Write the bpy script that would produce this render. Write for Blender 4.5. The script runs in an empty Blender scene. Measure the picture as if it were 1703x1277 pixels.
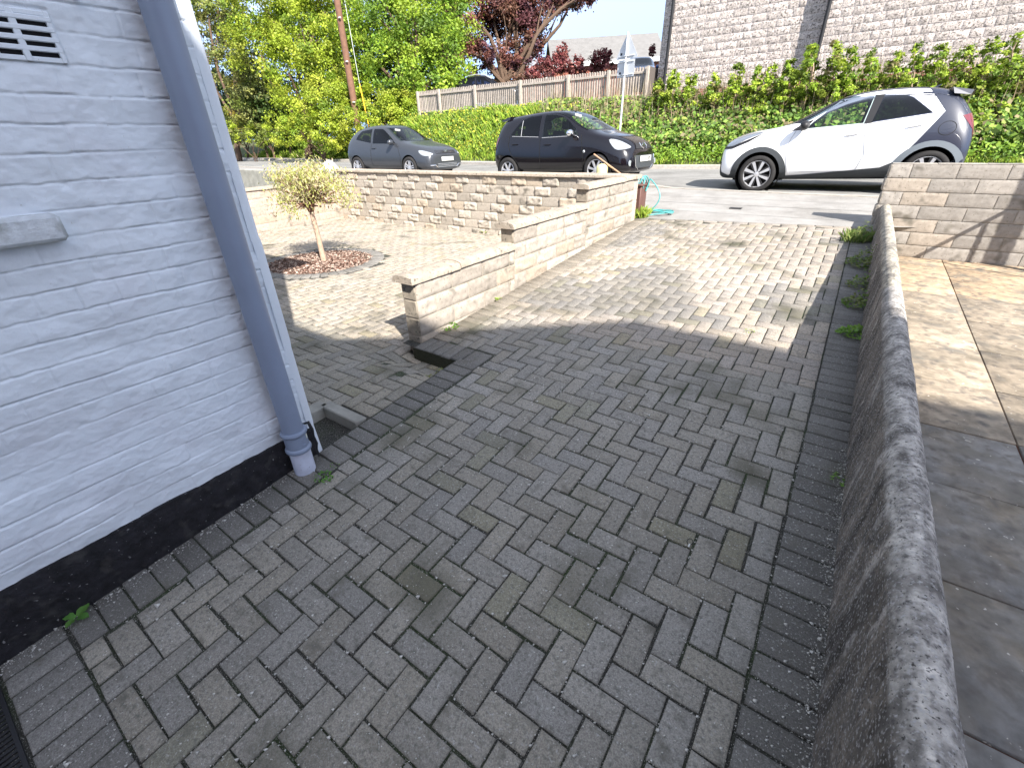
import bpy, bmesh, math, random
import numpy as np
from mathutils import Vector, Matrix
from mathutils.bvhtree import BVHTree

# ---------------------------------------------------------------- camera, world, sun, exposure
scn = bpy.context.scene
COL = scn.collection
F_PX, YAW, PITCH, ROLL, CAM_H, SLOPE = 737.93, -0.62695, 0.5051, 0.029, 1.7031, 0.0743
def cam_axes():
    cy, sy, cp, sp = math.cos(YAW), math.sin(YAW), math.cos(PITCH), math.sin(PITCH)
    f = np.array([sy*cp, cy*cp, -sp]); r = np.array([cy, -sy, 0.0]); d = np.cross(f, r)
    cr, sr = math.cos(ROLL), math.sin(ROLL)
    return cr*r+sr*d, -sr*r+cr*d, f
CR, CD, CF = cam_axes()
cam = bpy.data.cameras.new('camera'); camo = bpy.data.objects.new('camera', cam); COL.objects.link(camo)
cam.sensor_fit = 'HORIZONTAL'; cam.sensor_width = 36.0; cam.lens = 36.0*F_PX/1703.0
cam.clip_start = 0.02; cam.clip_end = 2000
m = Matrix.Identity(4)
for i in range(3):
    m[i][0] = CR[i]; m[i][1] = -CD[i]; m[i][2] = -CF[i]
m[0][3], m[1][3], m[2][3] = 0, 0, CAM_H
camo.matrix_world = m
scn.camera = camo

SUN_AZ = math.atan2(0.88, -0.47)      # direction towards the sun, clockwise from +Y
SUN_EL = math.radians(40)
world = bpy.data.worlds.new("World"); scn.world = world; world.use_nodes = True
wn = world.node_tree
bg = wn.nodes['Background']
sky = wn.nodes.new('ShaderNodeTexSky'); sky.sky_type = 'NISHITA'; sky.sun_disc = False
sky.sun_elevation = SUN_EL; sky.sun_rotation = SUN_AZ; sky.altitude = 100; sky.air_density = 1.0; sky.dust_density = 0.6; sky.ozone_density = 2.0
hs = wn.nodes.new('ShaderNodeHueSaturation'); hs.inputs['Saturation'].default_value = 0.5; wn.links.new(sky.outputs[0], hs.inputs['Color'])
# the pale milky band of the real sky is bluer and darker near the horizon than the model's: grade it by elevation
wtc = wn.nodes.new('ShaderNodeTexCoord'); wsx = wn.nodes.new('ShaderNodeSeparateXYZ'); wn.links.new(wtc.outputs['Generated'], wsx.inputs[0])
wrm = wn.nodes.new('ShaderNodeValToRGB'); wn.links.new(wsx.outputs['Z'], wrm.inputs[0])
wrm.color_ramp.elements[0].position = 0.0; wrm.color_ramp.elements[0].color = (.145, .235, .44, 1)
wrm.color_ramp.elements[1].position = 0.55; wrm.color_ramp.elements[1].color = (1, 1, 1, 1)
wmx = wn.nodes.new('ShaderNodeMix'); wmx.data_type = 'RGBA'; wmx.blend_type = 'MULTIPLY'; wmx.inputs[0].default_value = 1
wn.links.new(hs.outputs[0], wmx.inputs[6]); wn.links.new(wrm.outputs[0], wmx.inputs[7])
wn.links.new(wmx.outputs[2], bg.inputs[0]); bg.inputs[1].default_value = 0.16
sl = bpy.data.lights.new('sun', 'SUN'); sl.energy = 4.5; sl.angle = math.radians(0.55); sl.color = (1.0, 0.945, 0.87)
so = bpy.data.objects.new('sun', sl); COL.objects.link(so)
sd = Vector((math.sin(SUN_AZ)*math.cos(SUN_EL), math.cos(SUN_AZ)*math.cos(SUN_EL), math.sin(SUN_EL)))
so.rotation_euler = sd.to_track_quat('Z', 'Y').to_euler(); so.location = (20, -10, 30)
scn.render.engine = 'CYCLES'
scn.view_settings.view_transform = 'Standard'; scn.view_settings.look = 'None'
scn.view_settings.exposure = 1.52; scn.view_settings.gamma = 1.0

# ---------------------------------------------------------------- helpers
rng = np.random.default_rng(7); random.seed(7)
def ray(px, py):
    return CF + (px-851.5)/F_PX*CR + (py-638.5)/F_PX*CD
def at(px, py, t):
    r = ray(px, py); return Vector((t*r[0], t*r[1], CAM_H+t*r[2]))
def at_y(px, py, Y): return at(px, py, Y/ray(px, py)[1])
def at_x(px, py, X): return at(px, py, X/ray(px, py)[0])
def at_z(px, py, Z): return at(px, py, (Z-CAM_H)/ray(px, py)[2])
def sstep(a, b, x):
    t = np.clip((np.asarray(x, float)-a)/(b-a), 0, 1); return t*t*(3-2*t)
_n = np.random.default_rng(99).random((64, 64))
def vnoise(u, v, seed=0):
    u = np.asarray(u, float)+seed*7.13; v = np.asarray(v, float)+seed*3.71
    iu = np.floor(u).astype(int); iv = np.floor(v).astype(int); fu = u-iu; fv = v-iv
    fu = fu*fu*(3-2*fu); fv = fv*fv*(3-2*fv)
    g = lambda a, b: _n[a % 64, b % 64]
    return (g(iu, iv)*(1-fu)+g(iu+1, iv)*fu)*(1-fv)+(g(iu, iv+1)*(1-fu)+g(iu+1, iv+1)*fu)*fv-0.5
def fbm(u, v, seed=0, o=4):
    s = 0; a = 1.0
    for k in range(o):
        s = s+a*vnoise(np.asarray(u)*2**k, np.asarray(v)*2**k, seed+k*5); a *= 0.5
    return s

def link_obj(name, me, parent=None, mats=()):
    o = bpy.data.objects.new(name, me); COL.objects.link(o)
    for mt in mats: me.materials.append(mt)
    if parent is not None: o.parent = parent
    return o
def tag(o, label=None, cat=None, group=None, kind=None):
    if label: o['label'] = label
    if cat: o['category'] = cat
    if group: o['group'] = group
    if kind: o['kind'] = kind
    return o
def empty(name, loc, rz=0):
    o = bpy.data.objects.new(name, None); COL.objects.link(o); o.location = loc; o.rotation_euler = (0, 0, rz)
    o.empty_display_size = 0.1
    return o
def struct(name, o):
    o['kind'] = 'structure'; return o
def np_mesh(name, V, F, mats, parent=None, cols=None, smooth=False, fcols=None):
    """V (n,3), F (m,k) all same size; cols per vertex (n,3); fcols per face (m,3)"""
    V = np.asarray(V, np.float32); F = np.asarray(F, np.int32)
    me = bpy.data.meshes.new(name)
    me.vertices.add(len(V)); me.vertices.foreach_set('co', V.ravel())
    k = F.shape[1]
    me.loops.add(F.size); me.loops.foreach_set('vertex_index', F.ravel())
    me.polygons.add(len(F)); me.polygons.foreach_set('loop_start', np.arange(0, F.size, k, dtype=np.int32))
    try: me.polygons.foreach_set('loop_total', np.full(len(F), k, np.int32))
    except Exception: pass
    if cols is not None:
        a = me.color_attributes.new('col', 'FLOAT_COLOR', 'POINT')
        c4 = np.ones((len(V), 4), np.float32); c4[:, :3] = cols; a.data.foreach_set('color', c4.ravel())
    if fcols is not None:
        a = me.color_attributes.new('col', 'FLOAT_COLOR', 'CORNER')
        c4 = np.ones((F.size, 4), np.float32); c4[:, :3] = np.repeat(fcols, k, axis=0); a.data.foreach_set('color', c4.ravel())
    me.update(calc_edges=True); me.validate()
    if smooth: me.polygons.foreach_set('use_smooth', np.ones(len(me.polygons), bool))
    return link_obj(name, me, parent, mats)

class MB:
    """collects simple solids into one mesh"""
    def __init__(s): s.v = []; s.f = []; s.mi = []; s.sm = []
    def add(s, verts, faces, mi=0, smooth=False):
        b = len(s.v); s.v += [tuple(p) for p in verts]
        for f in faces: s.f.append(tuple(b+i for i in f)); s.mi.append(mi); s.sm.append(smooth)
        return s
    def box(s, x0, x1, y0, y1, z0, z1, mi=0, M=None):
        v = [Vector(p) for p in ((x0,y0,z0),(x1,y0,z0),(x1,y1,z0),(x0,y1,z0),(x0,y0,z1),(x1,y0,z1),(x1,y1,z1),(x0,y1,z1))]
        if M is not None: v = [M@p for p in v]
        return s.add(v, [(0,3,2,1),(4,5,6,7),(0,1,5,4),(1,2,6,5),(2,3,7,6),(3,0,4,7)], mi)
    def bbox(s, x0, x1, y0, y1, z0, z1, b=0.01, mi=0, M=None):
        """bevelled box"""
        v = []
        for sx in (0, 1):
            for sy in (0, 1):
                for sz in (0, 1):
                    X = (x0, x1)[sx]; Y = (y0, y1)[sy]; Z = (z0, z1)[sz]
                    dx = (b, -b)[sx]; dy = (b, -b)[sy]; dz = (b, -b)[sz]
                    v += [Vector((X, Y+dy, Z+dz)), Vector((X+dx, Y, Z+dz)), Vector((X+dx, Y+dy, Z))]
        if M is not None: v = [M@p for p in v]
        bm = bmesh.new(); bv = [bm.verts.new(p) for p in v]
        r = bmesh.ops.convex_hull(bm, input=bv)
        bm.verts.index_update()
        s.add([p.co for p in bm.verts], [[q.index for q in f.verts] for f in bm.faces], mi); bm.free(); return s
    def tube(s, pts, rad, n=8, mi=0, cap=True, smooth=True):
        pts = [Vector(p) for p in pts]
        if not hasattr(rad, '__len__'): rad = [rad]*len(pts)
        rings = []; up = Vector((0.123, 0.3, 1)).normalized()
        for i, p in enumerate(pts):
            d = (pts[min(i+1, len(pts)-1)]-pts[max(i-1, 0)]).normalized()
            a = d.cross(up)
            if a.length < 0.05: a = d.cross(Vector((1, 0, 0)))
            a.normalize(); b_ = d.cross(a).normalized()
            rings.append([p+(a*math.cos(t)+b_*math.sin(t))*rad[i] for t in [2*math.pi*k/n for k in range(n)]])
        v = [q for r in rings for q in r]; f = []
        for i in range(len(rings)-1):
            for k in range(n):
                f.append((i*n+k, i*n+(k+1) % n, (i+1)*n+(k+1) % n, (i+1)*n+k))
        if cap: f.append(tuple(range(n-1, -1, -1))); f.append(tuple((len(rings)-1)*n+k for k in range(n)))
        return s.add(v, f, mi, smooth)
    def lathe(s, prof, n=24, M=None, mi=0, smooth=True):
        """prof: list of (r, z) around local Z"""
        v = []
        for r, z in prof:
            for k in range(n):
                t = 2*math.pi*k/n; p = Vector((r*math.cos(t), r*math.sin(t), z)); v.append(M@p if M is not None else p)
        f = []
        for i in range(len(prof)-1):
            for k in range(n): f.append((i*n+k, i*n+(k+1) % n, (i+1)*n+(k+1) % n, (i+1)*n+k))
        return s.add(v, f, mi, smooth)
    def prism(s, poly, z0, z1, M=None, mi=0):
        n = len(poly); v = [Vector((x, y, z0)) for x, y in poly]+[Vector((x, y, z1)) for x, y in poly]
        if M is not None: v = [M@p for p in v]
        f = [tuple(range(n-1, -1, -1)), tuple(range(n, 2*n))]+[(k, (k+1) % n, n+(k+1) % n, n+k) for k in range(n)]
        return s.add(v, f, mi)
    def build(s, name, mats, parent=None, loc=None):
        if not isinstance(mats, (list, tuple)): mats = [mats]
        me = bpy.data.meshes.new(name); me.from_pydata(s.v, [], s.f)
        me.polygons.foreach_set('material_index', np.array(s.mi, np.int32))
        me.polygons.foreach_set('use_smooth', np.array(s.sm, bool)); me.update()
        bm = bmesh.new(); bm.from_mesh(me); bmesh.ops.recalc_face_normals(bm, faces=bm.faces[:]); bm.to_mesh(me); bm.free()
        me.set_sharp_from_angle(angle=math.radians(42))
        o = link_obj(name, me, parent, mats)
        if loc is not None: o.location = loc
        return o

# ---------------------------------------------------------------- materials
def mat(name, base=(.5,.5,.5), rough=.85, metal=0, var=0.0, nscale=8, bump=0.0, bscale=60, attr=False, spots=None, coat=0, spec=0.3,
        col2=None, c2scale=3, c2lo=.45, c2hi=.65, trans=0, wave=None, detail=6, spots2=None, bdist=0.01, grime=None):
    mt = bpy.data.materials.new(name); mt.use_nodes = True; nt = mt.node_tree; N = nt.nodes; L = nt.links
    p = N['Principled BSDF']; p.inputs['Roughness'].default_value = rough; p.inputs['Metallic'].default_value = metal
    p.inputs['Specular IOR Level'].default_value = spec
    if coat: p.inputs['Coat Weight'].default_value = coat; p.inputs['Coat Roughness'].default_value = 0.04
    tc = N.new('ShaderNodeTexCoord'); geo = N.new('ShaderNodeNewGeometry')
    pos = geo.outputs['Position']
    def noise(sc, det=detail, rough_=.6, vec=pos):
        n = N.new('ShaderNodeTexNoise'); n.inputs['Scale'].default_value = sc; n.inputs['Detail'].default_value = det; n.inputs['Roughness'].default_value = rough_
        L.new(vec, n.inputs['Vector']); return n.outputs['Fac']
    def ramp(fac, a, b, ca=(0,0,0,1), cb=(1,1,1,1)):
        r = N.new('ShaderNodeValToRGB'); r.color_ramp.elements[0].position = a; r.color_ramp.elements[1].position = b
        r.color_ramp.elements[0].color = ca; r.color_ramp.elements[1].color = cb; L.new(fac, r.inputs[0]); return r.outputs[0]
    def mix(fac, a, b, mode='MIX'):
        m_ = N.new('ShaderNodeMix'); m_.data_type = 'RGBA'; m_.blend_type = mode
        for sock, val in ((m_.inputs[0], fac), (m_.inputs[6], a), (m_.inputs[7], b)):
            if hasattr(val, 'links') or isinstance(val, bpy.types.NodeSocket): L.new(val, sock)
            else: sock.default_value = val if not isinstance(val, tuple) else (*val[:3], 1)
        return m_.outputs[2]
    if attr:
        at_ = N.new('ShaderNodeAttribute'); at_.attribute_name = 'col'; c = at_.outputs['Color']
        if base != (.5,.5,.5): c = mix(1.0, c, base, 'MULTIPLY')
    else:
        rgb = N.new('ShaderNodeRGB'); rgb.outputs[0].default_value = (*base, 1); c = rgb.outputs[0]
    if col2 is not None: c = mix(ramp(noise(c2scale), c2lo, c2hi), c, col2)
    if var:
        v = ramp(noise(nscale), .3, .7, (1-var,)*3+(1,), (1+var,)*3+(1,)); c = mix(1.0, c, v, 'MULTIPLY')
    if spots:   # (scale, lo, hi, colour)
        for sp in (spots if isinstance(spots, list) else [spots]):
            c = mix(ramp(noise(sp[0], 2, .5), sp[1], sp[2]), c, sp[3])
    if wave:    # (axis, scale, colour, lo, hi): board / slat lines
        w = N.new('ShaderNodeTexWave'); w.bands_direction = wave[0]; w.inputs['Scale'].default_value = wave[1]; w.inputs['Distortion'].default_value = 0
        L.new(tc.outputs['Object'], w.inputs['Vector']); c = mix(ramp(w.outputs['Fac'], wave[3], wave[4]), wave[2], c)
    L.new(c, p.inputs['Base Color'])
    if bump:
        b = N.new('ShaderNodeBump'); b.inputs['Strength'].default_value = bump; b.inputs['Distance'].default_value = bdist
        L.new(noise(bscale, 5, .65), b.inputs['Height']); L.new(b.outputs[0], p.inputs['Normal'])
    if trans:
        out = N['Material Output']; t = N.new('ShaderNodeBsdfTranslucent'); L.new(c, t.inputs[0]); ms = N.new('ShaderNodeMixShader'); ms.inputs[0].default_value = trans
        L.new(p.outputs[0], ms.inputs[1]); L.new(t.outputs[0], ms.inputs[2]); L.new(ms.outputs[0], out.inputs[0])
    return mt
M = {}
M['paver'] = mat('block_paving', attr=True, rough=.95, var=.34, nscale=210, bump=.9, bscale=260, bdist=.006, spec=.12,
                 spots=[(300, .67, .72, (.42,.41,.38)), (190, .70, .74, (.07,.065,.06)), (75, .50, .78, (.13,.125,.11)), (110, .60, .74, (.36,.35,.33)), (13, .60, .85, (.13,.12,.10)), (2.3, .58, .80, (.10,.095,.07))], detail=3)
M['sand'] = mat('jointing_sand', base=(.04,.038,.032), rough=1, var=.4, nscale=80, bump=.8, bscale=300, spots=(260, .6, .66, (.3,.29,.26)), col2=(.035,.05,.02), c2scale=2.3)
M['grit'] = mat('grit', base=(.55,.53,.49), rough=.9, var=.3, nscale=50)
M['wallpaint'] = mat('white_masonry_paint', base=(.67,.715,.765), rough=.55, var=.035, nscale=7, bump=.22, bscale=170, bdist=.004, spec=.35, col2=(.62,.64,.69), c2scale=3.2, c2lo=.5, c2hi=.8,
                     spots=(90, .72, .8, (.5,.5,.5)))
M['dirtypaint'] = mat('dirty_painted_stone', base=(.62,.65,.68), rough=.9, var=.15, nscale=25, bump=.7, bscale=120, col2=(.25,.26,.24), c2scale=7, c2lo=.48, c2hi=.72)
M['plinth'] = mat('black_bitumen_paint', base=(.014,.013,.016), rough=.7, var=.6, nscale=18, bump=.9, bscale=40, bdist=.012, spots=[(70, .70, .75, (.2,.2,.2)), (14, .58, .8, (.05,.047,.045))])
M['pipe'] = mat('grey_plastic_pipe', base=(.205,.245,.33), rough=.42, var=.05, nscale=6, spec=.4, bump=.03, bscale=30)
M['pipepale'] = mat('weathered_pipe', base=(.50,.53,.64), rough=.6, var=.12, nscale=14, bump=.1, bscale=90, spots=(50, .66, .7, (.3,.32,.4)))
M['vent'] = mat('vent_dark', base=(.01,.01,.012), rough=.9)
M['block'] = mat('walling_block', attr=True, rough=.95, var=.16, nscale=22, bump=.6, bscale=170, bdist=.006, spec=.15, spots=[(45, .62, .72, (.17,.15,.12)), (5, .6, .72, (.16,.145,.12))])
M['mortar'] = mat('mortar', base=(.42,.37,.30), rough=1, var=.15, nscale=30, bump=.4, bscale=200)
M['coping'] = mat('coping_stone', base=(.36,.30,.24), rough=.95, var=.2, nscale=14, bump=.6, bscale=120, spots=[(36, .6, .7, (.12,.105,.085)), (60, .68, .72, (.5,.48,.4))], col2=(.3,.26,.21), c2scale=4)
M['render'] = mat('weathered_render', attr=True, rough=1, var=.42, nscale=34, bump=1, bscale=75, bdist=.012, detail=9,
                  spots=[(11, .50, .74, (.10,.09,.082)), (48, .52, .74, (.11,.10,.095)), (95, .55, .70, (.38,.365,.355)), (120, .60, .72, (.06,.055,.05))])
M['greyrender'] = mat('grey_render', base=(.27,.26,.23), rough=1, var=.25, nscale=6, bump=.5, bscale=60)
M['slab'] = mat('flag_paving', attr=True, rough=.95, var=.32, nscale=11, bump=.35, bscale=150, bdist=.004, spec=.15, spots=[(5, .56, .72, (.17,.155,.13)), (38, .70, .74, (.5,.46,.4)), (16, .52, .75, (.13,.115,.10))], col2=(.20,.17,.13), c2scale=2.7, detail=9)
M['asphalt'] = mat('asphalt', base=(.215,.21,.20), rough=.95, var=.12, nscale=3, bump=.6, bscale=160, bdist=.006, spots=(190, .58, .68, (.34,.33,.31)), spec=.15, col2=(.15,.147,.14), c2scale=.9)
M['footway'] = mat('footway_asphalt', base=(.26,.25,.235), rough=.95, var=.13, nscale=4, bump=.6, bscale=150, bdist=.006, spots=(170, .58, .68, (.36,.35,.33)), spec=.15, col2=(.2,.19,.175), c2scale=1.2)
M['kerb'] = mat('concrete_kerb', base=(.36,.33,.29), rough=.95, var=.2, nscale=12, bump=.4, bscale=90)
M['tread'] = mat('dark_edge', base=(.035,.035,.02), rough=1, var=.3, nscale=40, bump=.8, bscale=120)  # near-black faces of the raised drive's exposed edge
M['soil'] = mat('bank_soil', base=(.075,.08,.035), rough=1, var=.4, nscale=3, bump=1, bscale=8, bdist=.05, col2=(.06,.09,.02), c2scale=.8)
M['leaf'] = mat('foliage', attr=True, rough=.55, trans=.4, spec=.35)
M['bark'] = mat('bark', base=(.10,.065,.045), rough=1, var=.35, nscale=20, bump=1, bscale=40, bdist=.02)
M['palebark'] = mat('pale_bark', base=(.37,.27,.20), rough=.9, var=.25, nscale=25, bump=.5, bscale=60)
M['chips'] = mat('bark_mulch', attr=True, rough=.95, var=.2, nscale=60)
M['pole'] = mat('creosoted_wood', base=(.16,.085,.055), rough=.9, var=.2, nscale=6, bump=.4, bscale=30)
M['fence'] = mat('weathered_timber', attr=True, rough=.95, var=.2, nscale=9, bump=.3, bscale=60)
M['steel'] = mat('galvanised_steel', base=(.60,.61,.62), rough=.45, metal=.2, var=.06, nscale=9)
M['signback'] = mat('sign_back', base=(.50,.52,.54), rough=.5, metal=.1, var=.05, nscale=4)
M['dark'] = mat('dark_trim', base=(.02,.02,.022), rough=.5)
M['brownbox'] = mat('brown_box', base=(.11,.055,.045), rough=.6, var=.1, nscale=12)
M['teal'] = mat('teal_hose', base=(.07,.30,.30), rough=.4)
M['wood'] = mat('broom_handle', base=(.55,.33,.2), rough=.6)
M['yellow'] = mat('pale_yellow_plastic', base=(.75,.7,.32), rough=.5)
M['orange'] = mat('yellow_guard', base=(.8,.42,.03), rough=.5)
M['redbrick'] = mat('red_brick', base=(.26,.10,.07), rough=.95, var=.2, nscale=9, bump=.4, bscale=80)
M['grassy'] = mat('grass', attr=True, rough=.6, trans=.35, spec=.3)
# ================================================================ GROUND, PAVING
XR, XL = 0.1387, -2.010            # herringbone borders of the drive
C = 0.1015                         # paver module
def zd(x, y): return SLOPE*np.asarray(y, float)+0*np.asarray(x, float)
def zp(x, y):
    x = np.asarray(x, float); y = np.asarray(y, float)
    w = sstep(-3.4, -2.25, x)*(1-sstep(1.95, 2.2, y)); z = 0.10+0.0*x
    pit = sstep(-2.95, -2.72, x)*sstep(2.0, 2.25, y)*(1-sstep(2.45, 2.6, y))
    return z*(1-w)+SLOPE*y*w-0.05*pit
def roadz(x, y): return .705+.010*(np.asarray(y, float)-10)+0*np.asarray(x, float)
class Pav:
    """block paving: clipped blocks with chamfered tops collected in one mesh"""
    def __init__(s): s.v = []; s.c = []
    def blk(s, x0, x1, y0, y1, zf, col, gap=.0085, b=.005, jit=.0018, dz=.0016, rot=None):
        near_ = rot is None and y0 < 3.2 and zf is zd; gap = gap*(rng.uniform(.75, 1.45) if near_ else 1.0); jit = jit*(1.7 if near_ else 1)
        x0 += gap/2; x1 -= gap/2; y0 += gap/2; y1 -= gap/2
        if x1-x0 < .012 or y1-y0 < .012: return
        j = rng.uniform(-jit, jit, (4, 2)); far_ = y0 > 3.2; dz = dz*(.45 if far_ else 1); b = b*(.6 if far_ else 1); off = rng.uniform(-dz, dz); tx, ty = rng.uniform(-.008, .008, 2)*(.4 if far_ else 1)
        o = np.array([[x0, y0], [x1, y0], [x1, y1], [x0, y1]])+j
        cx, cy = (x0+x1)/2, (y0+y1)/2
        i = o+np.array([[b, b], [-b, b], [-b, -b], [b, -b]])
        if rot is not None:
            (ox, oy), ca, sa = rot
            for arr in (o, i):
                X = arr[:, 0].copy(); Y = arr[:, 1].copy(); arr[:, 0] = ox+X*ca-Y*sa; arr[:, 1] = oy+X*sa+Y*ca
            cx, cy = o.mean(0)
        P = np.concatenate([i, o, o]); z = zf(P[:, 0], P[:, 1])+off+tx*(P[:, 0]-cx)+ty*(P[:, 1]-cy)
        z[4:8] -= b*.8; z[8:] -= .016
        s.v.append(np.column_stack([P, z])); s.c.append(col)
    def build(s, name, mats, parent=None):
        V = np.concatenate(s.v); n = len(s.v)
        base = np.array([[0,1,2,3],[4,5,1,0],[5,6,2,1],[6,7,3,2],[7,4,0,3],[8,9,5,4],[9,10,6,5],[10,11,7,6],[11,8,4,7]])
        F = (base[None]+12*np.arange(n)[:, None, None]).reshape(-1, 4)
        cols = np.repeat(np.array(s.c), 12, axis=0)
        return np_mesh(name, V, F, mats, parent, cols=cols)
def herring(P, x0, x1, y0, y1, ox, oy, zf, colf, keep=None, bounds=None, **kw):
    """90 degree herringbone on module C; bounds(cx,cy) returns the rectangle a block is cut to"""
    i0 = int((x0-ox)/C)-2; i1 = int((x1-ox)/C)+2; j0 = int((y0-oy)/C)-2; j1 = int((y1-oy)/C)+2
    for i in range(i0, i1+1):
        for j in range(j0, j1+1):
            k = (i-j) % 4
            if k == 0: r = [ox+i*C, ox+(i+2)*C, oy+j*C, oy+(j+1)*C]
            elif k == 3: r = [ox+i*C, ox+(i+1)*C, oy+j*C, oy+(j+2)*C]
            else: continue
            cx, cy = (r[0]+r[1])/2, (r[2]+r[3])/2
            B = bounds(cx, cy) if bounds else (x0, x1, y0, y1)
            if B is None: continue
            r = [max(r[0], B[0]), min(r[1], B[1]), max(r[2], B[2]), min(r[3], B[3])]
            if r[1]-r[0] < .02 or r[3]-r[2] < .02: continue
            if keep and not keep((r[0]+r[1])/2, (r[2]+r[3])/2): continue
            P.blk(*r, zf, colf((r[0]+r[1])/2, (r[2]+r[3])/2), **kw)
def pcol(x, y, dark=0.0):
    g = .255*(1+.10*rng.uniform(-1, 1)); t = rng.uniform(-1, 1)
    c = np.array([g*(1.08+.02*t), g*(1.0), g*(.87-.04*t)])
    if rng.random() < .08: c = c*np.array([.97, .98, .86])*.90
    n = float(fbm(x*1.1, y*1.1, 3)); c = c*(1+.22*n)
    if y > 3.2: c = c*np.array([1.15, 1.08, 1.04])*1.06  # sunlight put into the colour: blocks in the sunny part lighter and warmer
    # lichen-darkened patches on the sunny part of the drive
    pch = float(vnoise(x*1.3+4, y*1.1, 8))
    if y > 3.4 and pch > .12: c = c*np.array([.66, .70, .74])
    return c*(1-dark)
def scol(x, y):
    g = .15*(1+.18*rng.uniform(-1, 1)); return np.array([g*1.04, g*.98, g*.90])
D = Pav()
# drive: near part, then the wider part beside the stepped wall
YE0, YE1 = 7.30, 7.62              # the far edge is skewed
YS = 2.53
def dbounds(cx, cy):
    ye = YE0+(YE1-YE0)*(cx+2.6)/2.75-.1
    if cy > ye: return None
    if cy < YS: return (XL, XR, -.175, 99) if cx > XL-.05 else None
    return (-2.49, XR, YS if cx < XL else -9, ye+.02)
oxD = XR-24*C; oyD = 2.648-C*41
# phase: the full cross block must end at the right border with its lower edge at y=2.648
for dj in range(4):
    if ((22-(41+dj)) % 4) == 0: oyD = 2.648-C*(41+dj)
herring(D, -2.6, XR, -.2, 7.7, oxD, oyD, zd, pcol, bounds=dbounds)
# soldier courses
y = -1.3
while y < 7.62:
    D.blk(XR+.002, XR+.222, y, y+C, zd, scol(0, y)*(1.15 if y > 5 else 1)); y += C
y = -.17
while y < 2.30:
    if 1.24 > y > -.2 or y >= 1.24: D.blk(XL-.215, XL, y, y+C, zd, scol(0, y)*(.95 if y < 1 else 1.0))
    y += C
x = -2.70
while x < XL-.1:
    D.blk(x, x+C, YS-.205, YS, zd, scol(x, 0)); x += C
D.blk(XL-.10, XL, YS-.205, YS, zd, scol(0, 0))
y = YS
while y < 7.2:
    D.blk(-2.70, -2.49, y, y+C, zd, scol(0, y)*np.array([1.45, 1.35, 1.2])); y += C
# near cross band of blocks laid along the drive, beside the drain channel
x = XL-.215
while x < XR:
    D.blk(x, x+C, -.378, -.176, zd, scol(x, 0)*1.25); x += C
x = XL
# behind the drain channel
herring(D, -1.6, XR, -1.3, -.385, oxD, oyD, zd, pcol)
# end course
x = -2.72
while x < .35:
    ye = YE0+(YE1-YE0)*(x+2.6)/2.75
    D.blk(x, x+.2, ye-.095, ye, zd, pcol(x, 6)*.9); x += .203
dr = struct('driveway', D.build('driveway', [M['paver']]))
B = MB()
B.add([(-2.235, -1.4, SLOPE*-1.4-.009), (.42, -1.4, SLOPE*-1.4-.009), (.42, 7.7, SLOPE*7.7-.009), (-2.235, 7.7, SLOPE*7.7-.009)], [(0, 1, 2, 3)])
B.add([(-2.86, YS-.19, SLOPE*(YS-.19)-.0095), (-2.234, YS-.19, SLOPE*(YS-.19)-.0095), (-2.234, 7.45, SLOPE*7.45-.0095), (-2.86, 7.45, SLOPE*7.45-.0095)], [(0, 1, 2, 3)])
struct('driveway_bedding', B.build('driveway_bedding', M['sand']))
# exposed edge of the raised drive where the garden drops away
B = MB()
B.add([(-2.72, YS-.203, .0), (-2.215, YS-.203, .0), (-2.215, YS-.203, SLOPE*(YS-.2)-.012), (-2.72, YS-.203, SLOPE*(YS-.2)-.012)], [(0, 1, 2, 3)])
B.add([(-2.222, 1.1, .0), (-2.222, YS-.2, .0), (-2.222, YS-.2, SLOPE*(YS-.2)-.012), (-2.222, 1.1, SLOPE*1.1-.012)], [(0, 1, 2, 3)])
struct('driveway_edge', B.build('driveway_edge', M['tread']))

# ---- front garden paving
G = Pav()
BEDC, BR0, BR1 = (-6.48, 3.97), .74, .96
GX0, GX1, GY0, GY1 = -10.6, -2.23, 1.1, 7.0
def gkeep(x, y):
    if (x-BEDC[0])**2+(y-BEDC[1])**2 < (BR1+.03)**2: return False
    if y > 2.4 and x > -2.86: return False
    if -2.64 < x < -2.25 and 1.1 < y < 1.46: return False      # gully
    return True
def gcol(x, y):
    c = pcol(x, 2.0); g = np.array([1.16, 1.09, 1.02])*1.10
    return c*(g if y > 2.3 else np.array([1.0, .99, .95]))  # sunlit stretch of the garden paving painted lighter and warmer
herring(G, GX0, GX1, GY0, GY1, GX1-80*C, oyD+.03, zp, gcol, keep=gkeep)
nb = 46
for k in range(nb):
    a = 2*math.pi*k/nb; w = 2*math.pi*(BR0+BR1)/2/nb
    G.blk(BR0, BR1, -w/2, w/2, lambda X, Y: zp(X, Y)+.002, scol(0, 0)*1.25, rot=(BEDC, math.cos(a), math.sin(a)))
struct('garden_paving', G.build('garden_paving', [M['paver']]))
xs = np.linspace(GX0-.2, -2.22, 90); ys = np.linspace(.9, 7.15, 70)
X, Y = np.meshgrid(xs, ys, indexing='ij'); Z = zp(X, Y)-.009-.06*((X > -2.63)&(X < -2.27)&(Y > 1.12)&(Y < 1.43))
idx = np.arange(X.size).reshape(X.shape)
Fq = np.stack([idx[:-1, :-1], idx[1:, :-1], idx[1:, 1:], idx[:-1, 1:]], -1).reshape(-1, 4)
struct('garden_bedding', np_mesh('garden_bedding', np.column_stack([X.ravel(), Y.ravel(), Z.ravel()]), Fq, [M['sand']]))
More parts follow.
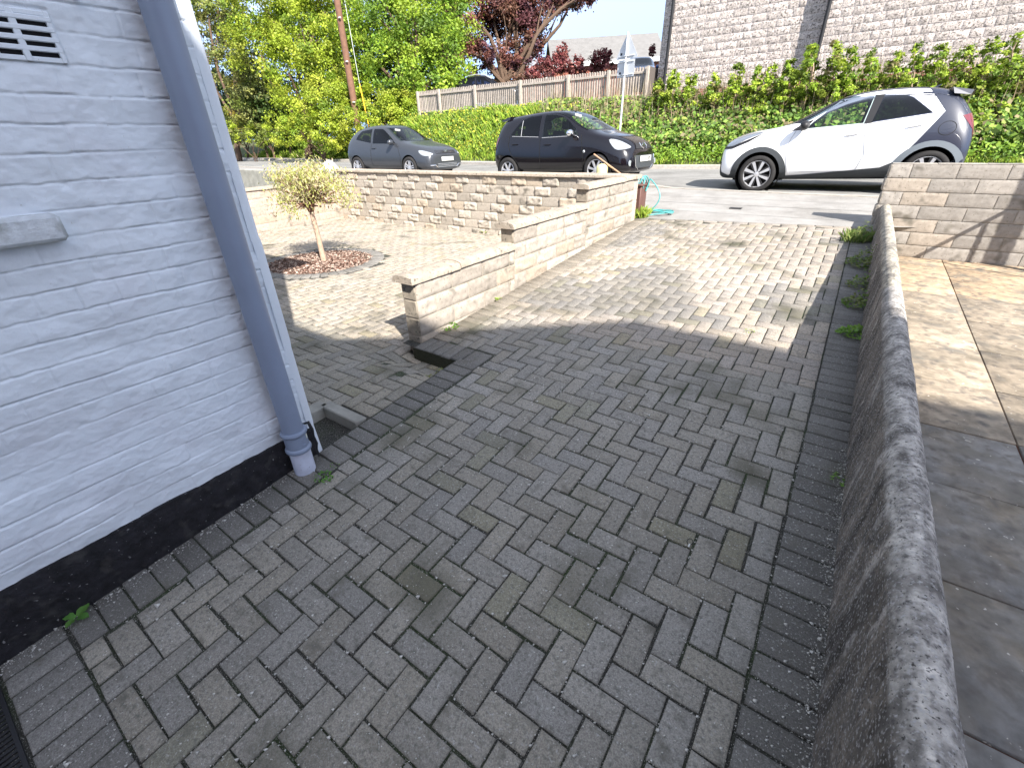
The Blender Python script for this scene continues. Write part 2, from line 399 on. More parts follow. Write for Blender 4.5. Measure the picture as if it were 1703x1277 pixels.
# gully surround by the house corner (low concrete kerb round an open drain)
B = MB()
zg = .115
for bx in ((-2.64, -2.24, 1.355, 1.44), (-2.70, -2.60, 1.10, 1.40)):
    B.bbox(bx[0], bx[1], bx[2], bx[3], .02, zg, .008)
g = B.build('drain_gully', M['greyrender']); tag(g, 'small open drain gully with a concrete kerb at the foot of the house corner', 'drain')
# bark mulch bed
B = MB(); n = 48
ring = [(BEDC[0]+BR0*1.0*math.cos(2*math.pi*k/n), BEDC[1]+BR0*math.sin(2*math.pi*k/n), .085) for k in range(n)]
B.add(ring+[(BEDC[0], BEDC[1], .115)], [(k, (k+1) % n, n) for k in range(n)], smooth=True)
struct('mulch_bed', B.build('mulch_bed', mat('mulch_soil', base=(.07, .035, .025), rough=1, var=.4, nscale=40, bump=1, bscale=60)))
def quads(cent, U, W, name, mats, cols, parent=None, mid=None):
    """rhomb / quad leaves: centre, half vectors U (length) and W (width)"""
    n = len(cent)
    V = np.stack([cent-U, cent+W*1.0-U*.15, cent+U, cent-W*1.0-U*.15], 1).reshape(-1, 3)
    F = np.arange(4*n).reshape(-1, 4)
    return np_mesh(name, V, F, mats, parent, cols=np.repeat(cols, 4, axis=0))
def rand_unit(n): v = rng.normal(size=(n, 3)); return v/np.linalg.norm(v, axis=1)[:, None]
n = 6000; a = rng.uniform(0, 2*np.pi, n); r = BR0*1.02*np.sqrt(rng.random(n))+np.abs(rng.normal(size=n))*.02
cen = np.column_stack([BEDC[0]+r*np.cos(a), BEDC[1]+r*np.sin(a), .092+.02*(1-(r/BR0)**2)+rng.uniform(0, .02, n)])
d = rand_unit(n); d[:, 2] *= .35; d /= np.linalg.norm(d, axis=1)[:, None]; w = np.cross(d, rand_unit(n)); w /= np.linalg.norm(w, axis=1)[:, None]
pal = np.array([(.17, .095, .07), (.30, .22, .18), (.10, .055, .04), (.45, .35, .29)])
o = quads(cen, d*rng.uniform(.012, .034, n)[:, None], w*rng.uniform(.006, .012, n)[:, None], 'bark_chips', [M['chips']], pal[rng.integers(0, 4, n)])
tag(o, 'reddish bark chips filling the round bed under the small tree', 'bark chips', kind='stuff')

# ---- pavement, kerb, road
B = MB()
def strip(poly, zf, mt, name):
    v = [(x, y, float(zf(x, y))) for x, y in poly]; b = MB(); b.add(v, [tuple(range(len(v)))]); return struct(name, b.build(name, mt))
def nk(x):   # near kerb line
    return 9.95+(-2.0-x)*.10 if x < -1 else 9.85-(x+1)*.02
def fk(x):   # far kerb line
    pts = [(-70, 22), (-39, 19.4), (-21, 17.2), (-12, 16.0), (-5.3, 15.0), (-3.5, 15.3), (8, 15.6), (40, 16)]
    return float(np.interp(x, [p[0] for p in pts], [p[1] for p in pts]))
def gridsheet(name, xs, lo, hi, zf, mt, ny=6):
    v = []; f = []
    for x in xs:
        for k in range(ny+1):
            y = lo(x)+(hi(x)-lo(x))*k/ny; v.append((x, y, float(zf(x, y))))
    for i in range(len(xs)-1):
        for k in range(ny): a = i*(ny+1)+k; f.append((a, a+ny+1, a+ny+2, a+1))
    b = MB(); b.add(v, f, smooth=True); return struct(name, b.build(name, mt))
zpave = lambda x, y: SLOPE*y-.006 if y < 9.7 else SLOPE*9.7-.006+(y-9.7)*.03
XS = list(np.linspace(-70, -12, 14))+list(np.linspace(-11, 12, 30))+[25, 60]
def dend(x): return 7.16 if x < -2.72 else (YE0+(YE1-YE0)*(x+2.6)/2.75+.004 if x < .3 else 7.85)
gridsheet('pavement', XS, dend, lambda x: nk(x)-.125, zpave, M['footway'], 10)
gridsheet('road', XS, lambda x: nk(x)-.02, lambda x: fk(x)+.02, roadz, M['asphalt'], 8)
# trench repair seams and a small cover in the footway
def zline(name, pts, w, mt):
    v = []; f = []
    for i, (x, y) in enumerate(pts):
        y += .012*random.uniform(-1, 1)
        for s in (-1, 1): v.append((x, y+s*w/2, float(zpave(x, y))+.004))
    for i in range(len(pts)-1): f.append((2*i, 2*i+2, 2*i+3, 2*i+1))
    b = MB(); b.add(v, f); return struct(name, b.build(name, mt))
M['tar'] = mat('tar_seam', base=(.17,.163,.155), rough=.9, var=.3, nscale=9)
zline('pavement_seam', [(x, 8.62+.01*x) for x in np.linspace(-14, 4, 60)], .014, M['tar'])
zline('pavement_seam', [(x, 9.15+.012*x) for x in np.linspace(-9, 4, 60)], .010, M['tar'])
zline('pavement_seam', [(x, 7.95-.01*x) for x in np.linspace(-2.4, 0.2, 14)], .010, M['tar'])
B = MB(); B.box(-1.56, -1.38, 8.30, 8.42, float(zpave(0, 8.3))-.05, float(zpave(0, 8.42))+.004)
tag(B.build('stop_tap_cover', M['dark']), 'small dark iron cover set in the pavement beyond the drive', 'cover')
# kerbs as raised strips; the near one is dropped in front of the drive
def kerbstrip(name, line, w, top, bot, x0, x1, n, mt):
    b = MB(); v = []; f = []
    for i in range(n+1):
        x = x0+(x1-x0)*i/n; y = line(x); t = top(x, y)
        for yy, zz in ((y, bot(x, y)), (y, t-.012), (y+.012*np.sign(w), t), (y+w, t), (y+w, bot(x, y))): v.append((x, yy, float(zz)))
    for i in range(n):
        for k in range(4): a = i*5+k; f.append((a, a+5, a+6, a+1))
    b.add(v, f); return struct(name, b.build(name, mt))
ktop = lambda x, y: float(roadz(x, y))+.03+.08*float(sstep(-3.0, -3.9, x))
kerbstrip('kerb', lambda x: nk(x), -.125, ktop, lambda x, y: float(roadz(x, y))-.1, -60, 30, 240, M['kerb'])
kerbstrip('far_kerb', fk, .14, lambda x, y: float(roadz(x, y))+.11, lambda x, y: float(roadz(x, y))-.1, -60, 30, 120, M['kerb'])
gridsheet('far_pavement', XS, lambda x: fk(x)+.13, lambda x: fk(x)+.13+float(np.interp(x, [-12, -6], [.4, .15])), lambda x, y: float(roadz(x, y))+.105, M['kerb'], 2)

# ---- terrain beyond the road (one sheet to the horizon)
def terr(x, y):
    x = np.asarray(x, float); y = np.asarray(y, float)
    k = np.interp(x, [-70, -39, -21, -12, -5.3, -3.5, 8, 40], [22, 19.4, 17.2, 16.0, 15.0, 15.3, 15.6, 16])
    e = np.interp(x, [-12, -6], [.4, .15])
    u = (y-k-.14-e)
    rise = np.interp(x, [-60, -27, -22, -19.8, 30], [.7, .8, 1.0, 1.72, 1.85])
    LL = np.where(x > -22, np.clip(19.2-k-e-.14, 1.7, 4.4), 4.4)
    z = roadz(x, y*0+16)+.09+rise*(.35*np.clip(u/LL, 0, 1)+.65*sstep(0, 1, np.clip(u/LL, 0, 1)))+np.interp(x, [-30, -19], [.03, .0])*np.clip(u-4.4, 0, 60)
    z = z+.16*fbm(x*.9, y*.9, 4)*np.clip(u, 0, 1)
    near = np.where(y < 7.1, -.35, .30)
    near = np.where((x > .5)&(y < 7.8), -.35, near)
    return np.where(u < -.02, near, z)
def lin(a, b, n): return list(np.linspace(a, b, n))
gx = np.array([-500, -300, -150, -90]+lin(-70, 20, 181)+[30, 60, 150, 300, 500]); gy = np.array([-500, -200, -60, -20, -5, 3, 7.09, 7.11, 9.9, 12, 14]+lin(14.6, 30, 78)+[35, 45, 60, 90, 150, 300, 600])
X, Y = np.meshgrid(gx, gy, indexing='ij'); Z = terr(X, Y); idx = np.arange(X.size).reshape(X.shape)
Fq = np.stack([idx[:-1, :-1], idx[1:, :-1], idx[1:, 1:], idx[:-1, 1:]], -1).reshape(-1, 4)
struct('ground', np_mesh('ground', np.column_stack([X.ravel(), Y.ravel(), Z.ravel()]), Fq, [M['soil']], smooth=True))

# ---- neighbour's flagged path on the right
zs = lambda x, y: -.03+.03*np.asarray(y, float)+0*np.asarray(x)
S = Pav()
yj = [-1.4, -.72, -.02, .67, 1.38, 2.036, 2.746, 3.37, 4.067, 4.796, 5.512, 6.258, 6.95, 7.50, 7.83]
for a_, b_ in zip(yj[:-1], yj[1:]):
    for x0, x1, sh in ((.50, 1.17, 0), (1.17, 1.98, .1 if a_ < 6.9 else 0), (1.98, 2.7, .0), (2.7, 3.6, .05)):
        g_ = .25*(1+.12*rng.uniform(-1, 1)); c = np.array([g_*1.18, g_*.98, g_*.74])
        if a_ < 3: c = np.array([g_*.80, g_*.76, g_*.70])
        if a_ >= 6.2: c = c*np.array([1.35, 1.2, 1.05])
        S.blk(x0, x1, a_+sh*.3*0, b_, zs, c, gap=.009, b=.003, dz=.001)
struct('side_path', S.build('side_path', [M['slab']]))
B = MB(); B.add([(.45, -1.5, -.087), (3.7, -1.5, -.087), (3.7, 7.9, .197), (.45, 7.9, .197)], [(0, 1, 2, 3)])
struct('side_path_bedding', B.build('side_path_bedding', mat('path_joint', base=(.10, .045, .03), rough=1)))
# ================================================================ HOUSE (left)
HX = -2.235; HY = 1.088; HZ0 = .25; EAVE = 4.35
house = empty('house', (HX, HY, 0)); tag(house, 'white painted brick house corner with black base and grey pipe', 'house')
hl = Vector(house.location)
def hpart(o): o.parent = house; o.matrix_parent_inverse = Matrix.Translation(-hl); return o
# displaced brick side wall
HC = .0857; ZJ = 1.268
y0w, y1w, z0w, z1w = -1.7, HY-.045, HZ0, 2.66
ny, nz = 660, 580
ys = np.linspace(y0w, y1w, ny); zs_ = np.linspace(z0w, z1w, nz); Yg, Zg = np.meshgrid(ys, zs_, indexing='ij')
zz = Zg+.007*fbm(Yg*3.5, Zg*9, 11, 4)+.0035*vnoise(Yg*28, Zg*12, 12)
row = np.floor((zz-ZJ)/HC).astype(int); v = (zz-ZJ)/HC-row
rr = np.random.default_rng(5).random(200)
yy = Yg+.004*vnoise(Yg*5, Zg*30, 14)
L = .232; off = (row % 2)*.116+(rr[row+80]-.5)*.07
u = (yy+off)/L; u = u-np.floor(u)
hdr = rr[(row*3+17) % 200] > .72
u = np.where(hdr, (u*2) % 1, u); Lr = np.where(hdr, L/2, L)
vb = np.minimum(sstep(0, .045, v), 1-sstep(.93, 1.0, v)*.6)
ub = np.minimum(sstep(0, .022*L/Lr, u), 1-sstep(1-.022*L/Lr, 1, u))
soft = np.clip(.55+.9*fbm(Yg*5, Zg*6, 21), .12, 1)          # how clearly each joint shows through the paint
dep = .010*vb*soft+.0046*ub*np.clip(soft*1.2-.35, 0, 1)
bk = rr[(row*7+np.floor((yy+off)/L).astype(int)*13) % 200]
dep = dep+.0028*(bk-.5)+.0022*fbm(Yg*9, Zg*14, 31)+.0019*fbm(Yg*45, Zg*60, 33, 3)+.003*vnoise(Yg*2, Zg*2, 35)
# chips and a nail hole
for cy_, cz_, r_ in ((.48, 1.60, .012), (.70, 2.15, .02)):
    dep -= .006*np.exp(-((Yg-cy_)**2+(Zg-cz_)**2)/r_**2)
vent_m = (Yg > .455)&(Yg < .635)&(Zg > 1.95)&(Zg < 2.10)
dep = np.where(vent_m, .003+.0006*fbm(Yg*40, Zg*40, 3), dep)
V = np.column_stack([(HX+dep-.008).ravel(), Yg.ravel(), Zg.ravel()]); idx = np.arange(V.shape[0]).reshape(ny, nz)
Fq = np.stack([idx[:-1, :-1], idx[1:, :-1], idx[1:, 1:], idx[:-1, 1:]], -1).reshape(-1, 4)
hpart(np_mesh('brick_wall', V, Fq, [M['wallpaint']], smooth=True))
# smooth corner strip, upper wall, street wall
B = MB()
prof = [(HX-.012, HY-.05), (HX+.001, HY-.046), (HX+.002, HY-.02), (HX-.003, HY-.006), (HX-.012, HY), (-12, HY)]
lv = [.05, .25, .29, .75, .80, 1.30, 1.33, 1.9, 2.4, 3.0, EAVE+.2]; of = [.010, .0, .004, .002, .006, .005, .0, .001, 0, 0, 0]
vv = []; ff = []
for z_, o_ in zip(lv, of):
    for k, (px_, py_) in enumerate(prof):
        vv.append((px_+(o_ if 0 < k < 4 else 0), py_+(o_*.8 if k > 1 else 0), z_))
nP = len(prof)
for i in range(len(lv)-1):
    for k in range(nP-1): ff.append((i*nP+k, (i+1)*nP+k, (i+1)*nP+k+1, i*nP+k+1))
B.add(vv, ff)
B.box(-12, HX-.005, -8, HY-.04, 2.66, EAVE+.2)
B.box(-12, HX-.02, -8, -1.68, .1, 2.70)
B.box(-12, HX-.03, -1.7, HY-.06, .1, 2.68)
hpart(B.build('corner_wall', M['wallpaint']))
# plinth with a ragged top edge
n = 260; vv = []; ff = []
for i in range(n+1):
    y = -1.7+(HY-.03+1.7)*i/n; e = .007*float(fbm(y*11, 1, 50)); zb = SLOPE*y-.03
    for k, (dx, z_) in enumerate(((.022, zb), (.018, zb+.04), (.014, .14), (.010, .235+e), (.004, .256+e), (-.02, .262+e))): vv.append((HX+dx+.003*float(vnoise(y*9, k*2.1, 8)), y, z_))
for i in range(n):
    for k in range(5): a = i*6+k; ff.append((a, a+6, a+7, a+1))
B = MB(); B.add(vv, ff, smooth=True); hpart(B.build('plinth', M['plinth']))
# air brick
B = MB(); y0, y1, z0, z1 = .46, .63, 1.955, 2.09
fr = [(y0, y1, z0, z0+.014), (y0, y1, z1-.014, z1), (y0, y0+.014, z0, z1), (y1-.014, y1, z0, z1), (.527, .545, z0, z1)]
k = 0
zsl = z0+.014
while zsl+.026 < z1: fr.append((y0, y1, zsl+.0135, zsl+.0275)); zsl += .0265
for i, (a, b_, c_, d_) in enumerate(fr): B.bbox(HX-.012, HX+.0045+.0004*i, a, b_, c_, d_, .0022)
av = hpart(B.build('air_vent', M['wallpaint']))
B = MB(); B.box(HX-.03, HX-.0035, y0+.004, y1-.004, z0+.004, z1-.004); vd = B.build('vent_recess', M['vent'], av)
# stone ledge
B = MB(); B.bbox(HX-.02, HX+.055, -.5, .418, 1.432, 1.520, .012); lg = hpart(B.build('stone_ledge', M['dirtypaint']))
# roof
B = MB()
B.box(-12, HX+.25, -8, HY+.28, EAVE, EAVE+.12)
B.add([(-12, -8, EAVE+.12), (HX+.25, -8, EAVE+.12), (HX+.25, HY+.28, EAVE+.12), (-12, HY+.28, EAVE+.12), (-12, -3.4, EAVE+1.6), (-5.5, -3.4, EAVE+1.6)], [(0, 1, 5, 4), (1, 2, 5), (2, 3, 4, 5), (3, 0, 4)])
hpart(B.build('roof', mat('roof_tiles', base=(.12, .10, .09), rough=.9)))
# waste pipe
PX, PY = HX+.082, .925
pipe_root = MB()
pipe_root.lathe([(.0, .30), (.054, .30), (.054, EAVE), (0, EAVE)], 40, Matrix.Translation((PX, PY, 0)))
pip = hpart(pipe_root.build('waste_pipe', M['pipe']))
B = MB(); B.lathe([(.0565, .215), (.066, .216), (.0685, .222), (.0685, .232), (.064, .240), (.0595, .243), (.0595, .318), (.064, .322), (.069, .328), (.069, .338), (.065, .345), (.0545, .347)], 44, Matrix.Translation((PX, PY, 0)))
for zz_ in (.262, .292): B.bbox(PX+.052, PX+.0625, PY-.002, PY+.016, zz_, zz_+.005, .001)
cl = B.build('pipe_collar', M['pipe'], pip)
B = MB(); B.lathe([(.0, -.1), (.0565, -.1), (.0565, .10), (.0560, .214), (0, .215)], 40, Matrix.Translation((PX, PY, 0))); B.build('lower_pipe', M['pipepale'], pip)
B = MB(); B.add([(PX+.0598, PY+.020, .300), (PX+.0594, PY+.033, .300), (PX+.0594, PY+.033, .322), (PX+.0598, PY+.020, .322)], [(0, 1, 2, 3)])
a0 = [math.radians(t) for t in (38, 50)]
vv = [(PX+.0602*math.cos(t), PY+.0602*math.sin(t), z_) for z_ in (.285, .312) for t in (a0[0], (a0[0]+a0[1])/2, a0[1])]
B = MB(); B.add(vv, [(0, 1, 4, 3), (1, 2, 5, 4)]); B.build('pipe_sticker', mat('sticker', base=(.75, .75, .62), rough=.5), pip)
B = MB(); B.tube([(PX-.03, PY+.075, .33), (PX+.02, PY+.082, .355), (PX+.035, PY+.085, .31), (PX+.03, PY+.085, .26), (PX+.04, PY+.085, .22), (PX+.03, PY+.08, .17), (PX+.045, PY+.075, .13)], [.006, .009, .009, .006, .008, .006, .003], 10)
cb = B.build('cable_clip', M['dark'], pip)
for z_ in (1.0+2.0, 3.9):
    B = MB(); B.lathe([(.0542, z_), (.0585, z_), (.0585, z_+.03), (.0542, z_+.03)], 32, Matrix.Translation((PX, PY, 0))); B.box(HX-.01, PX-.05, PY-.03, PY+.03, z_, z_+.03); B.build('pipe_bracket', M['pipe'], pip)
# little tap stub near the top
B = MB(); B.tube([(HX-.01, .715, 2.150), (HX+.028, .718, 2.150), (HX+.038, .72, 2.140)], [.011, .011, .008], 12); B.lathe([(.0, 0), (.012, 0), (.012, .006), (0, .006)], 16, Matrix.Translation((HX+.03, .72, 2.150))@Matrix.Rotation(math.pi/2, 4, 'Y')); hpart(B.build('pipe_stub', M['wallpaint']))

# drain channel at the lower left
B = MB(); x0, x1, ya, yb = HX+.0, XR, -.50, -.385
zc = lambda y: SLOPE*y
for yy_ in (ya, yb-.012): B.box(x0, x1, yy_, yy_+.012, zc(yy_)-.05, zc(yy_)+.001)
x = x0
while x < x1: B.box(x, x+.011, ya+.012, yb-.012, zc(-.44)-.02, zc(-.44)-.0015); x += .021
B.box(x0, x1, ya+.012, yb-.012, zc(-.44)-.05, zc(-.44)-.045)
tag(B.build('drain_channel', M['dark']), 'dark slotted drain grate across the paving at the bottom left', 'drain')

# ================================================================ GARDEN WALLS
def wall_blocks(name, P0, P1, z0, nrow, rowh, blen, thick, parent, rough_from=0, relief=.02, col=(.33, .285, .22), allrough=False, seed=0, rowrange=None, mats=None):
    """coursed walling: smooth and split-faced blocks alternate; visible face on the right of P0->P1"""
    P0 = Vector(P0); P1 = Vector(P1); d = (P1-P0); Ln = d.length; d.normalize(); nrm = Vector((d.y, -d.x, 0))
    R = np.random.default_rng(seed+3); V = []; F = []; Cc = []; nb_ = 0
    NU, NV = 14, 8
    for r in range(nrow):
        z_0 = z0+r*rowh; a = -blen*(.5 if r % 2 else 0)-(blen*1.0 if (r//2) % 2 else 0)*0
        k = 0
        s_ = a
        while s_ < Ln:
            s0 = max(s_, 0); s1 = min(s_+blen, Ln)
            rough = allrough or ((k+(1 if r % 4 in (1, 2) else 0)) % 2 == 0)
            if s1-s0 > .03:
                g_ = .004; us = np.linspace(s0+g_, s1-g_, NU); vs = np.linspace(z_0+g_, z_0+rowh-g_, NV); U, W = np.meshgrid(us, vs, indexing='ij')
                e = np.minimum(np.minimum(U-us[0], us[-1]-U)/.02, np.minimum(W-vs[0], vs[-1]-W)/.016); e = np.clip(e, 0, 1)
                if rough:
                    q = fbm(U*14+W*16, W*30, seed+r*3+k, 3); q2 = vnoise(U*30, W*34, seed+k)
                    h = relief*(.62+.75*q+.45*q2)*e**.6+.003
                else: h = .0015*fbm(U*20, W*20, seed+k)+.003*e**.4+.0
                tone = R.uniform(.85, 1.15)*(1.02 if rough else .93)
                c = np.array(col)*tone
                if R.random() < .2: c = c*np.array([1.05, .99, .92])
                px_ = P0.x+d.x*U+nrm.x*h; py_ = P0.y+d.y*U+nrm.y*h
                pts = np.column_stack([px_.ravel(), py_.ravel(), W.ravel()])
                ix = np.arange(NU*NV).reshape(NU, NV)+sum(len(q_) for q_ in V[-0:]) if False else np.arange(NU*NV).reshape(NU, NV)+nb_
                V.append(pts); F.append(np.stack([ix[:-1, :-1], ix[1:, :-1], ix[1:, 1:], ix[:-1, 1:]], -1).reshape(-1, 4)); Cc.append(np.tile(c, (NU*NV, 1))); nb_ += NU*NV
            s_ += blen; k += 1
    o = np_mesh(name, np.concatenate(V), np.concatenate(F), mats or [M['block']], parent, cols=np.concatenate(Cc))
    return o
def coping(name, x0, x1, y0, y1, z0, h, parent, along='y', seg=.6, dz=.004):
    B = MB(); a0_, a1_ = (y0, y1) if along == 'y' else (x0, x1); s_ = a0_
    while s_ < a1_-.02:
        e = min(s_+seg, a1_); j = random.uniform(-dz, dz); q = .003
        c0, c1 = (x0, x1) if along == 'y' else (y0, y1); cm = (c0+c1)/2; hw = (c1-c0)/2; prof = []
        for t in np.linspace(0, math.pi, 9): prof.append((cm-hw*math.cos(t)*(1 if True else 1), z0+.018+j+(h-.018)*math.sin(t)**.6))
        prof = [(c0, z0+j)]+prof+[(c1, z0+j)]
        nn = len(prof); vv = []
        for s2 in (s_+q, e-q):
            for a_, z_ in prof: vv.append((a_, s2, z_) if along == 'y' else (s2, a_, z_))
        ff = [(k, k+1, nn+k+1, nn+k) for k in range(nn-1)]+[(nn-1, 0, nn, 2*nn-1), tuple(range(nn)), tuple(range(2*nn-1, nn-1, -1))]
        B.add(vv, ff); s_ = e
    return B.build(name, M['coping'], parent)
def core(B_, x0, x1, y0, y1, z0, z1): B_.box(x0, x1, y0, y1, z0, z1)
RH = .157
# stepped wall beside the drive
sw = empty('stepped_wall', (-2.78, 2.42, 0)); tag(sw, 'low stepped stone-block wall with rounded coping between the drive and the paved garden', 'wall')
def wp(o, root): o.parent = root; o.matrix_parent_inverse = Matrix.Translation(-Vector(root.location)); return o
steps = [(2.42, 3.83, .702), (3.83, 5.46, .905), (5.46, 7.0, 1.125)]
B = MB()
for a_, b_, z_ in steps: B.box(-2.857, -2.703, a_+.004, b_+.004, -.05, z_-.002)
wp(B.build('wall_core', M['mortar']), sw)
for i, (a_, b_, z_) in enumerate(steps):
    nr = int((z_-(-.05))/RH)+1
    zb = z_-nr*RH
    wp(wall_blocks('wall_face', (-2.703, a_, 0), (-2.703, b_, 0), zb, nr, RH, .44 if i < 5 else .31, .16, None, relief=.020, col=(.31, .275, .235), seed=i*11, allrough=True), sw)
    wp(wall_blocks('wall_face', (-2.857, b_, 0), (-2.857, a_, 0), zb, nr, RH, .44, .16, None, relief=.006, col=(.33, .285, .23), seed=i*17+5), sw)
    wp(coping('coping', -2.895, -2.665, a_-(.06 if i == 0 else .045), b_+(.0 if i < 2 else .0), z_, .062, None), sw)
    if True:
        bb = MB(); k = 0
        zt = z_
        while zt > (steps[i-1][2] if i else .0)-.0:
            bb.bbox(-2.859, -2.705, a_-.006, a_+.05, zt-RH+.004, zt-.004, .007); zt -= RH
        wp(bb.build('end_block', mat('endblock%d' % i, base=(.26, .225, .18), rough=1, var=.25, nscale=20, bump=.6, bscale=120, spots=(30, .6, .7, (.12, .11, .09)))), sw)
# front wall
fw = empty('front_wall', (-6.5, 7.0, 0)); tag(fw, 'front garden wall of alternating rough and smooth stone blocks facing the paved garden', 'wall')
B = MB(); B.box(-10.05, -2.70, 7.003, 7.15, -.1, 1.128); wp(B.build('wall_core', M['mortar']), fw)
wp(wall_blocks('wall_face', (-10.0, 7.0, 0), (-2.86, 7.0, 0), 1.13-8*RH, 8, RH, .325, .15, None, relief=.028, col=(.40, .355, .30), seed=40), fw)
wp(wall_blocks('wall_face', (-2.70, 7.153, 0), (-10.0, 7.153, 0), 1.13-4*RH, 4, RH, .325, .15, None, relief=.02, col=(.30, .265, .205), seed=41), fw)
wp(coping('coping', -10.05, -2.655, 6.955, 7.195, 1.13, .06, None, along='x', seg=.9), fw)
# end face of the wall corner towards the pavement
B = MB(); zt = 1.13
while zt > .5: B.bbox(-2.72, -2.697, 6.99, 7.156, zt-RH+.004, zt-.004, .006); zt -= RH
wp(B.build('end_block', mat('endblockf', base=(.40, .33, .27), rough=1, var=.2, nscale=20, bump=.6, bscale=120)), fw)
# left side wall of the garden
lw = empty('garden_side_wall', (-9.6, 4.7, 0)); tag(lw, 'pinkish block wall with a thin coping along the far left side of the paved garden', 'wall')
B = MB(); B.add([(-9.35, 2.6, 0), (-10.0, 7.0, 0), (-10.16, 7.0, 0), (-9.51, 2.6, 0), (-9.35, 2.6, .93), (-10.0, 7.0, .93), (-10.16, 7.0, .93), (-9.51, 2.6, .93)], [(0, 1, 5, 4), (1, 2, 6, 5), (2, 3, 7, 6), (3, 0, 4, 7), (4, 5, 6, 7)])
wp(B.build('wall_core', M['mortar']), lw)
wp(wall_blocks('wall_face', (-9.348, 2.6, 0), (-9.998, 7.0, 0), -.01, 6, RH, .44, .15, None, relief=.008, col=(.38, .31, .26), seed=60, allrough=False), lw)
B = MB(); B.add([(-9.30, 2.55, .931), (-9.96, 6.95, .931), (-10.2, 6.95, .931), (-9.55, 2.55, .931), (-9.31, 2.55, .975), (-9.97, 6.95, .975), (-10.19, 6.95, .975), (-9.54, 2.55, .975)], [(0, 1, 5, 4), (1, 2, 6, 5), (2, 3, 7, 6), (3, 0, 4, 7), (4, 5, 6, 7), (3, 2, 1, 0)])
wp(B.build('coping', M['coping']), lw)
# next garden's grey rendered wall further left
B = MB(); B.bbox(-18, -10.3, 7.05, 7.25, .0, 1.12, .02); tag(B.build('rendered_wall', M['greyrender']), 'weathered grey rendered wall beyond the left garden wall', 'wall')

# low rendered wall on the right of the drive, rounded top
vv = []; ff = []; n = 1100; prof = []
for k in range(5): prof.append((0, k/5.0))            # left face
nprof = 14+11+3
for i in range(n+1):
    y = -1.4+(7.86+1.4)*i/n; zt = .565+.0245*y+.004*float(fbm(y*1.5, 3, 70)); zb = SLOPE*y-.05
    hw = .061+.003*float(vnoise(y*3, 1, 5)); xc = .418; pr = []
    for k in range(14): pr.append((xc-hw-.014*(1-k/14)-.006*float(fbm(y*2.2, k*.5, 91)), zb+(zt-zb)*k/14))
    for t in np.linspace(math.pi, 0, 11): pr.append((xc+hw*math.cos(t), zt+.078*math.sin(t)))
    for k in range(3): pr.append((xc+hw+.002, zt+(-.15-zt)*(k+1)/3))
    for k, (x_, z_) in enumerate(pr):
        vv.append((x_+.004*float(fbm(y*7, k*.9, 80))+.0022*float(fbm(y*38, k*1.7, 82, 2)), y, z_+.0035*float(fbm(y*8, k*.8, 81))+(.003*float(fbm(y*40, k*2.1, 83, 2)) if k > 11 else 0)))
for i in range(n):
    for k in range(nprof-1): a = i*nprof+k; ff.append((a, a+nprof, a+nprof+1, a+1))
B = MB(); B.add(vv, ff, smooth=True); B.add([vv[k] for k in range(nprof)], [tuple(range(nprof))])
B.add([vv[n*nprof+k] for k in range(nprof)], [tuple(range(nprof))])
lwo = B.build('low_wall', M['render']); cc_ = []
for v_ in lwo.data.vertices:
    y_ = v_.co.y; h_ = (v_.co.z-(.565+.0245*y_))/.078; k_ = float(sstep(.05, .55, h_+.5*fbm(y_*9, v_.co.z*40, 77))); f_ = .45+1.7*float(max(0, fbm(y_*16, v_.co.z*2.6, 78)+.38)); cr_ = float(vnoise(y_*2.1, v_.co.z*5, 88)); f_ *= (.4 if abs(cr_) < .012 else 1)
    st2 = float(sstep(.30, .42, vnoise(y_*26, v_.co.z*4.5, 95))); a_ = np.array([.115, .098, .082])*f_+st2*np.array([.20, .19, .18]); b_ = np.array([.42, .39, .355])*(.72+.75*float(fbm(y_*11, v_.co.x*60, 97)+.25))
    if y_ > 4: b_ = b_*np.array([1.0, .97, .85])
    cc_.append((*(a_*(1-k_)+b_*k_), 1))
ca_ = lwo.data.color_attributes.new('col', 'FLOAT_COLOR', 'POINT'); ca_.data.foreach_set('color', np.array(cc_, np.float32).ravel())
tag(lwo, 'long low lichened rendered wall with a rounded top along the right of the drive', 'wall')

# pale block wall across the end of the neighbour's path
rw = empty('neighbour_front_wall', (1.5, 7.83, 0)); tag(rw, 'pale stone-block wall across the end of the flagged path, in front of the white car', 'wall')
B = MB(); B.box(.33, 6, 7.835, 8.0, -.1, 1.297); wp(B.build('wall_core', M['mortar']), rw)
wp(wall_blocks('wall_face', (.318, 7.83, 0), (6.0, 7.83, 0), 1.30-8*RH, 8, RH, .44, .15, None, relief=.007, col=(.32, .295, .265), seed=90, allrough=True), rw)
B = MB(); zt = 1.3; k = 0
while zt > .5:
    B.bbox(.312-.012*(k % 2), .36, 7.822, 8.004, zt-RH+.004, zt-.004, .016); zt -= RH; k += 1
wp(B.build('end_block', mat('endblockr', base=(.30, .27, .23), rough=1, var=.3, nscale=25, bump=1, bscale=60, spots=(30, .6, .7, (.12, .1, .08)))), rw)
B = MB(); s_ = .33
while s_ < 5.9: B.bbox(s_+.002, s_+.436, 7.826, 8.01, 1.298, 1.306, .003); s_ += .44
wp(B.build('top_course', mat('topcourse', base=(.33, .30, .26), rough=1, var=.2, nscale=25, bump=.8, bscale=60)), rw)
